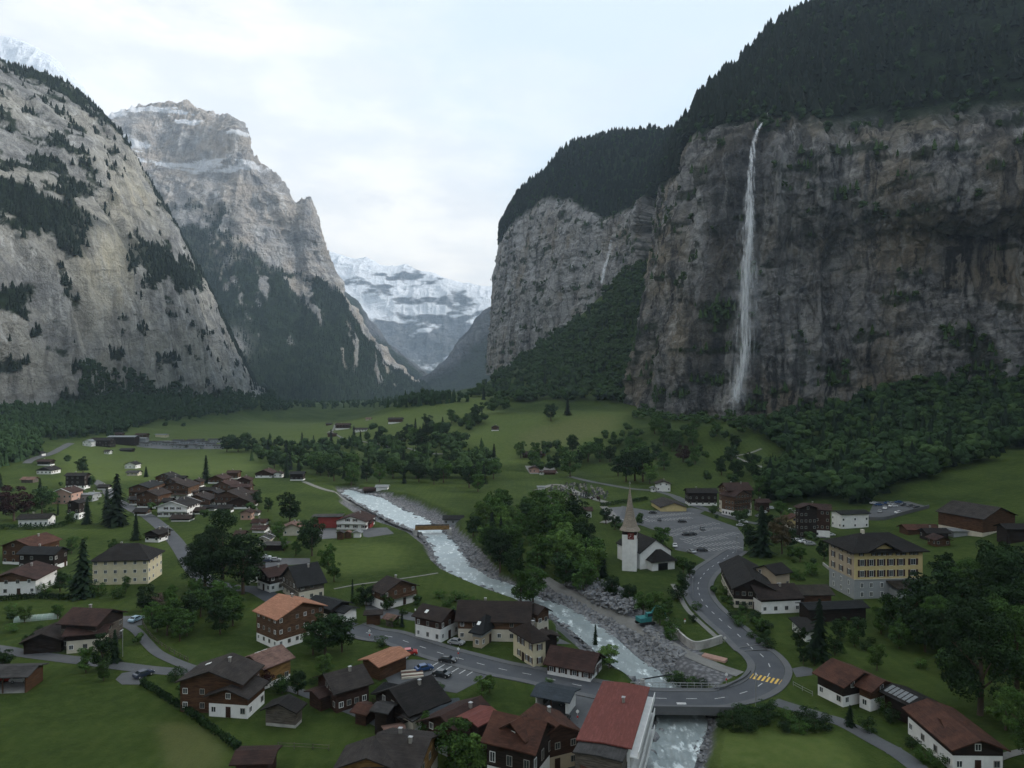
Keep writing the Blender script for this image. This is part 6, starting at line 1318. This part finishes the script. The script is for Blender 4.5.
mb=MB(); mb.box(-.04,-.18,-.07,.04,.18,.07); HLt=mb.mesh('headlight','frame')
CARS=[]
def car(px,py,ang,colr,label=None,group=None,scale=1.,world=None,van=False):
    x,y,z=hit1(px,py) if world is None else world; key=colr
    if key not in CB: CB[key]=car_body().mesh('body',colr)
    r=empty('van' if van else 'parked_car',(float(x),float(y),float(z)+.08),R(ang)); tag(r,label,'van' if van else 'car',group); s=1.12 if van else 1.; r.scale=(s,s,1.45 if van else 1)
    link('body',CB[key],r); link('window_glass',GL,r,Matrix.Translation((0,0,.012)))
    for sx in(-1.28,1.30):
        for sy in(-.80,.80): link('wheel',WH,r,Matrix.Translation((sx,sy,.33)))
    for sy in(-.6,.6): link('headlight',HLt,r,Matrix.Translation((2.06,sy,.68)))
    if label is None: CARS.append([r,colr,float(x),float(y)])
    return r
W_,K_,S_,Bl,Rd,Gy,Nv='car_white','car_black','car_silver','car_blue','car_red','car_grey','car_navy'
for a in [(*T('R5',565,408),55,Nv,'dark blue car at the corner where the lane meets the meadow lot'),(*T('R5',536,190),75,'car_paleblue','pale blue car parked at the top of the curved driveway'),
 (*T('R6',852,282),-20,S_,'silver car parked beside the white-based roadside chalet'),(*T('R6',818,352),-14,K_,'dark car turning off the main road into the forecourt'),(*T('R6',795,408),-22,K_,'black car parked on the forecourt beside the black-roofed timber house'),
 (*T('R6',724,385),30,Bl,'blue car nose-in on the forecourt'),(*T('R6',665,322),10,Rd,'bright red car under the far end of the orange carport'),(*T('R6',640,345),75,W_,'white car half under the orange carport'),
 (*T('R6',514,122),70,S_,'light car parked below the balconied chalet'),(*T('R7',330,590),70,K_,'black car behind the ornate dark villa'),(*T('R7',318,628),60,K_,'second black car close to the ornate dark villa'),(*T('R7',328,685),80,W_,'white car at the back wall of the ornate dark villa'),
 (*T('R7',290,522),10,Gy,'grey car inside the blue-grey open garage'),(*T('b',90,715),5,Rd,'dark red car inside the open vehicle shed'),(*T('b',165,722),5,W_,'white car inside the open vehicle shed'),
 (*T('n',880,560),-12,K_,'large black car waiting where the car park meets the curved road'),(*T('n',665,525),80,W_,'white car behind the church gable'),(*T('n',795,572),110,S_,'silver car on the verge beside the church shrubs'),
 (*T('i',265,262),60,Nv,'dark blue car beside the plum-roofed house'),(*T('i',130,180),15,W_,'white car at the foot of the big tree'),(*T('R4',370,458),5,W_,'white car on the road behind the yellow hotel')]: car(*a)
for a in [(*T('n',490,262),0,K_),(*T('n',545,318),80,Gy),(*T('n',722,335),-8,K_),(*T('n',755,435),0,K_),(*T('n',800,433),0,K_),(*T('n',882,392),85,Gy)]: car(*a,group='cars in the big car park')
DK=[(120,205,5,W_),(150,215,0,Bl),(205,205,10,Bl),(235,222,10,W_),(225,208,10,S_),(270,262,15,W_),(155,255,60,S_),(185,235,60,W_),(300,215,5,Gy),(340,222,8,Gy),(380,232,5,K_),(270,200,5,Bl)]
for x,y,a_,cc in DK: car(*T('S6',x,y),a_,cc,group='cars on the parking deck')
VN=[(*T('S5',730,235),-10,W_),(*T('S5',690,262),60,W_),(*T('S5',555,285),-15,W_),(*T('S5',560,318),-15,W_),(*T('S5',545,340),-15,S_),(*T('S5',845,248),-10,W_),(*T('S5',840,418),5,W_),(*T('S5',905,425),5,K_),(*T('S5',925,438),5,W_),(*T('S5',960,452),-5,S_),(*T('S5',655,285),-60,S_),(*T('S5',460,258),-40,K_),(*T('S5',430,238),-40,K_)]
for a in VN: car(*a,group='cars along the road below the tall timber hotel')
for a in [(*T('R4',262,478),5,W_),(*T('R4',300,485),5,S_)]: car(*a,group='cars along the road below the tall timber hotel')
for a in [(*T('i',130,45),10,W_),(*T('i',200,70),15,W_),(*T('i',210,95),15,Nv),(*T('i',275,90),10,S_),(*T('i',45,190),0,W_)]: car(*a,group='cars beside the small plum-roofed house')
# ------------------------------------------------------------------ excavator
x,y,z=hit1(*T('R7',650,205)); ex=empty('excavator',(float(x),float(y),float(z)+.2),R(20),label='teal tracked excavator working at the river embankment',cat='excavator'); LAND.append(('the teal excavator',float(x),float(y)))
for s in(-1,1): mb=MB(); mb.box(-1.9,s*1.25-.3,.1,1.9,s*1.25+.3,.9); mb.cyl((-1.9,s*1.25-.3,.5),(-1.9,s*1.25+.3,.5),.4,n=10); mb.cyl((1.9,s*1.25-.3,.5),(1.9,s*1.25+.3,.5),.4,n=10); mb.build('track','rubber',ex)
mb=MB(); mb.box(-2.2,-1.3,1.0,1.3,1.3,2.1); mb.build('body','teal',ex); mb=MB(); mb.box(.0,-1.25,2.1,1.5,-.1,3.3); cb=mb.build('cab','teal',ex); mb=MB(); mb.box(.1,-1.28,2.4,1.53,-.2,3.15); mb.build('cab_window','glass',cb)
mb=MB(); mb.cyl((1.2,.2,1.8),(3.6,.2,4.6),.28,.22,6); mb.cyl((3.6,.2,4.6),(6.0,.2,3.4),.22,.18,6); mb.build('boom','teal',ex); mb=MB(); mb.cyl((6.0,.2,3.5),(6.6,.2,.9),.18,.15,6); mb.build('stick','teal',ex); mb=MB(); mb.add([(6.2,-.4,1.0),(7.2,-.4,.9),(7.0,-.4,.1),(6.2,-.4,.2),(6.2,.8,1.0),(7.2,.8,.9),(7.0,.8,.1),(6.2,.8,.2)],[(0,1,2,3),(7,6,5,4),(0,4,5,1),(1,5,6,2),(2,6,7,3),(3,7,4,0)]); mb.build('bucket','metal',ex)
# pipe across the river, sign posts, lamps
a=at_h(*T('R7',640,415),.2); b2=at_h(*T('R7',755,397),.2); r=empty('pipe_crossing',(a[0],a[1],0),label='thin dark pipe spanning the river just upstream of the road bridge',cat='pipe'); mb=MB(); mb.cyl((0,0,0),(b2[0]-a[0],b2[1]-a[1],.1),.16,n=8); mb.build('pipe','black',r); mb=MB(); mb.box(-.4,-.4,-2,.4,.4,.1); mb.build('support','concrete',r)
def sign(px,py,label,kind='post',h=2.6):
    x,y,z=hit1(px,py); r=empty('street_lamp' if kind=='lamp' else 'road_sign',(float(x),float(y),float(z)),rnd.uniform(-.3,.3),label=label,cat='street lamp' if kind=='lamp' else 'sign'); mb=MB(); mb.cyl((0,0,-.2),(0,0,h if kind!='lamp' else 6.5),.07,n=6); mb.build('pole','metal',r)
    if kind=='lamp': mb=MB(); mb.box(-.15,-1.2,6.4,.15,.1,6.55); mb.build('lamp_head','metal',r)
    else: mb=MB(); mb.cyl((0,-.09,h-.4),(0,-.13,h-.4),.32,n=12,mi=0); mb.build('sign_plate','frame',r); mb=MB(); mb.box(-.16,-.12,1.0,.16,-.08,1.4); mb.build('sign_plate','red',r)
sign(*T('R6',510,262),'red and white road sign on the kerb by the orange carport'); sign(*T('R6',860,335),'white round sign on the traffic island at the forecourt entrance')
sign(*T('R7',384,590),'white sign on a post behind the ornate dark villa'); sign(*T('o',350,500),'lone white marker post on the grass between path and track',h=1.2)
sign(*T('R7',970,440),'white sign at the corner of the parapet and the river track'); sign(*T('o',665,645),'pale post where the footpath meets the curved road',h=1.5)
for k,(p_,l_) in enumerate([(T('R5',483,330),'street lamp on the lane below the small spruces'),(T('R6',690,240),'street lamp on the pavement in front of the white-based roadside chalet'),(T('p',515,445),'street lamp at the outer end of the bridge parapet'),(T('o',415,300),'street lamp on the inner kerb of the curved road'),(T('S1',350,610),'street lamp on the village road below the road-bend chalet'),(T('S5',520,500),'street lamp at the car park exit')]): sign(*p_,l_,'lamp')
# flag in the shed
x,y,z=hit1(*T('b',92,722)); r=empty('flag',(float(x),float(y)-1.2,float(z)+2.2),label='red flag with white cross hanging in the open vehicle shed',cat='flag'); mb=MB(); mb.box(-.8,-.02,-.8,.8,.02,.8); mb.build('cloth','red',r); mb=MB(); mb.box(-.13,-.05,-.45,.13,-.02,.45); mb.box(-.45,-.05,-.13,-.13,-.02,.13); mb.box(.13,-.05,-.13,.45,-.02,.13); mb.build('cross','frame',r)
# greenhouse strip, wood stacks
p0=hit1(*T('b',120,245)); p1=hit1(*T('b',470,215)); d=p1-p0; L=math.hypot(d[0],d[1]); r=empty('greenhouse',((p0[0]+p1[0])/2,(p0[1]+p1[1])/2,float(p0[2])),math.atan2(d[1],d[0]),label='long low pale greenhouse tunnel beside the stacked-roof guesthouse',cat='greenhouse')
mb=MB(); n=8
for k in range(n):
    a0=math.pi*k/n; a1=math.pi*(k+1)/n; mb.add([(-L/2,-1.4*math.cos(a0),1.3*math.sin(a0)),(L/2,-1.4*math.cos(a0),1.3*math.sin(a0)),(L/2,-1.4*math.cos(a1),1.3*math.sin(a1)),(-L/2,-1.4*math.cos(a1),1.3*math.sin(a1))],[(0,1,2,3)])
mb.build('cover','greenish',r); mb=MB()
for k in range(9):
    for q in range(n): 
        a0=math.pi*q/n; a1=math.pi*(q+1)/n; x_=-L/2+L*k/8; mb.cyl((x_,-1.43*math.cos(a0),1.33*math.sin(a0)),(x_,-1.43*math.cos(a1),1.33*math.sin(a1)),.04,n=4)
mb.build('hoops','metal',r)
x,y,z=hit1(*T('R6',678,405)); r=empty('wood_stack',(float(x),float(y),float(z)),R(12),label='stack of pale and rusty boards on the forecourt beside the black-roofed timber house',cat='wood stack'); mb=MB()
for k in range(9): mb.box(-2.4,-1.6+k*.36,0,2.4,-1.6+k*.36+.3,.5+.12*(k%3),k%2)
mb.build('boards',['beige','roof_pink'],r)
x,y,z=hit1(*T('p',235,130)); r=empty('wood_stack',(float(x),float(y),float(z)),R(-38),label='long pale timber stack on the bank below the retaining wall',cat='wood stack'); mb=MB()
for k in range(6): mb.box(-2.8,-.9+k*.3,0,2.8,-.9+k*.3+.26,.5+.1*(k%2),0)
mb.build('boards',['pink'],r)
# cemetery
q=samp([T('S4',150,580),T('S4',190,520),T('S4',300,500),T('S4',420,505),T('S4',530,565),T('S4',500,610),T('S4',400,590),T('S4',330,620),T('S4',230,650),T('S4',170,620)],150); HH=hit(q[:,0],q[:,1]); gm={}
for k in range(3):
    mb=MB(); w_=(.5,.7,.4)[k]; mb.box(-w_,-.12,-.1,w_,.12,1.0+.2*k); mb.cyl((0,-.12,1.0+.2*k),(0,.12,1.0+.2*k),w_,n=10); mb.box(-w_*1.1,-2.0,-.1,w_*1.1,-.2,.25)
    gm[k]=mb.mesh('gravestone',['pavement','chimney','asphalt_old'][k])
for k,(x,y,z) in enumerate(HH):
    o=bpy.data.objects.new('gravestone',gm[k%3]); COL.objects.link(o); o.location=(float(x),float(y),float(z)); o.rotation_euler=(0,0,R(25)+rnd.uniform(-.1,.1)); o.scale=(.95,.95,.95); tag(o,['small rounded grey gravestone in the cemetery rows','broad pale gravestone in the cemetery rows','narrow light gravestone in the cemetery rows'][k%3],'gravestone','gravestones in the cemetery')
# ------------------------------------------------------------------ labels for trees and cars
SZ=lambda h: 'small' if h<5 else 'medium' if h<12 else 'tall'
DESC={'spruce':'dark pointed spruce','cypress':'slim columnar conifer','leafy':'green leafy tree','light':'light green leafy tree','dark':'dark leafy tree','big':'broad dark leafy tree','bigg':'broad green leafy tree','copper':'dark copper-leaved tree','brown':'brownish budding tree','shrub':'dark shrub','bush':'green bush','blossom':'pinkish blossoming shrub'}
CL=[(p_,x_,y_,512+F*x_/y_,HZ+CAMH*F/y_) for p_,x_,y_ in LAND]
def near(x,y):
    px,py=512+F*x/y,HZ+CAMH*F/y; best=min(CL,key=lambda c_:math.hypot(px-c_[3],(py-c_[4])*1.6)); dx,dy=px-best[3],py-best[4]
    side='behind' if dy<-abs(dx)*.45 else 'in front of' if dy>abs(dx)*.45 else ('left of' if dx<0 else 'right of'); return side+' '+best[0]
OR+=[f'{k}th' if k%10 not in(1,2,3) else f'{k}{["st","nd","rd"][k%10-1]}' for k in range(31,140)]
groups={}
for t_ in TREES:
    r,kind,x,y,h,gr,px,py=t_
    base=f"{SZ(h)} {DESC[kind]}"
    if gr: key=(base,gr); 
    else: key=(base,near(x,y))
    groups.setdefault(key,[]).append(t_)
HZN=lambda n:OR[n] if n<30 else str(n+1)
for (base,where),L_ in groups.items():
    L_.sort(key=lambda t_:t_[6])
    for i,t_ in enumerate(L_):
        lab=f"{base} {where}"
        if len(L_)>1: lab+=f", {'leftmost' if i==0 else 'rightmost' if i==len(L_)-1 else OR[i]+' from left'}"
        t_[0]['label']=lab; t_[0]['category']='shrub' if t_[1] in('shrub','bush','blossom') else 'tree'
        if t_[5]: t_[0]['group']='trees '+t_[5] if t_[1] not in('shrub','bush') else 'shrubs '+t_[5]
cg={}
for r,cc,x,y in CARS: cg.setdefault((cc,r['group']),[]).append((x/y,r))
for (cc,g_),L_ in cg.items():
    L_.sort(key=lambda a:a[0]); w_={'cars in the big car park':'in the striped car park','cars on the parking deck':'on the slope parking deck','cars along the road below the tall timber hotel':'on the road below the tall timber hotel','cars beside the small plum-roofed house':'on the lot by the plum-roofed house'}[g_]
    for i,(_,r) in enumerate(L_):
        cn=cc[4:].replace('navy','navy blue'); r['label']=f"{cn} car {w_}"+('' if len(L_)==1 else f", {'leftmost' if i==0 else 'rightmost' if i==len(L_)-1 else OR[i]+' from left'}")
print('trees',len(TREES),'labels over',sum(len(o['label'].split())>16 for o in COL.objects if o.get('label')))
for o in COL.objects:
    if o.get('label') and len(o['label'].split())>16: print('LONG',o['label'])
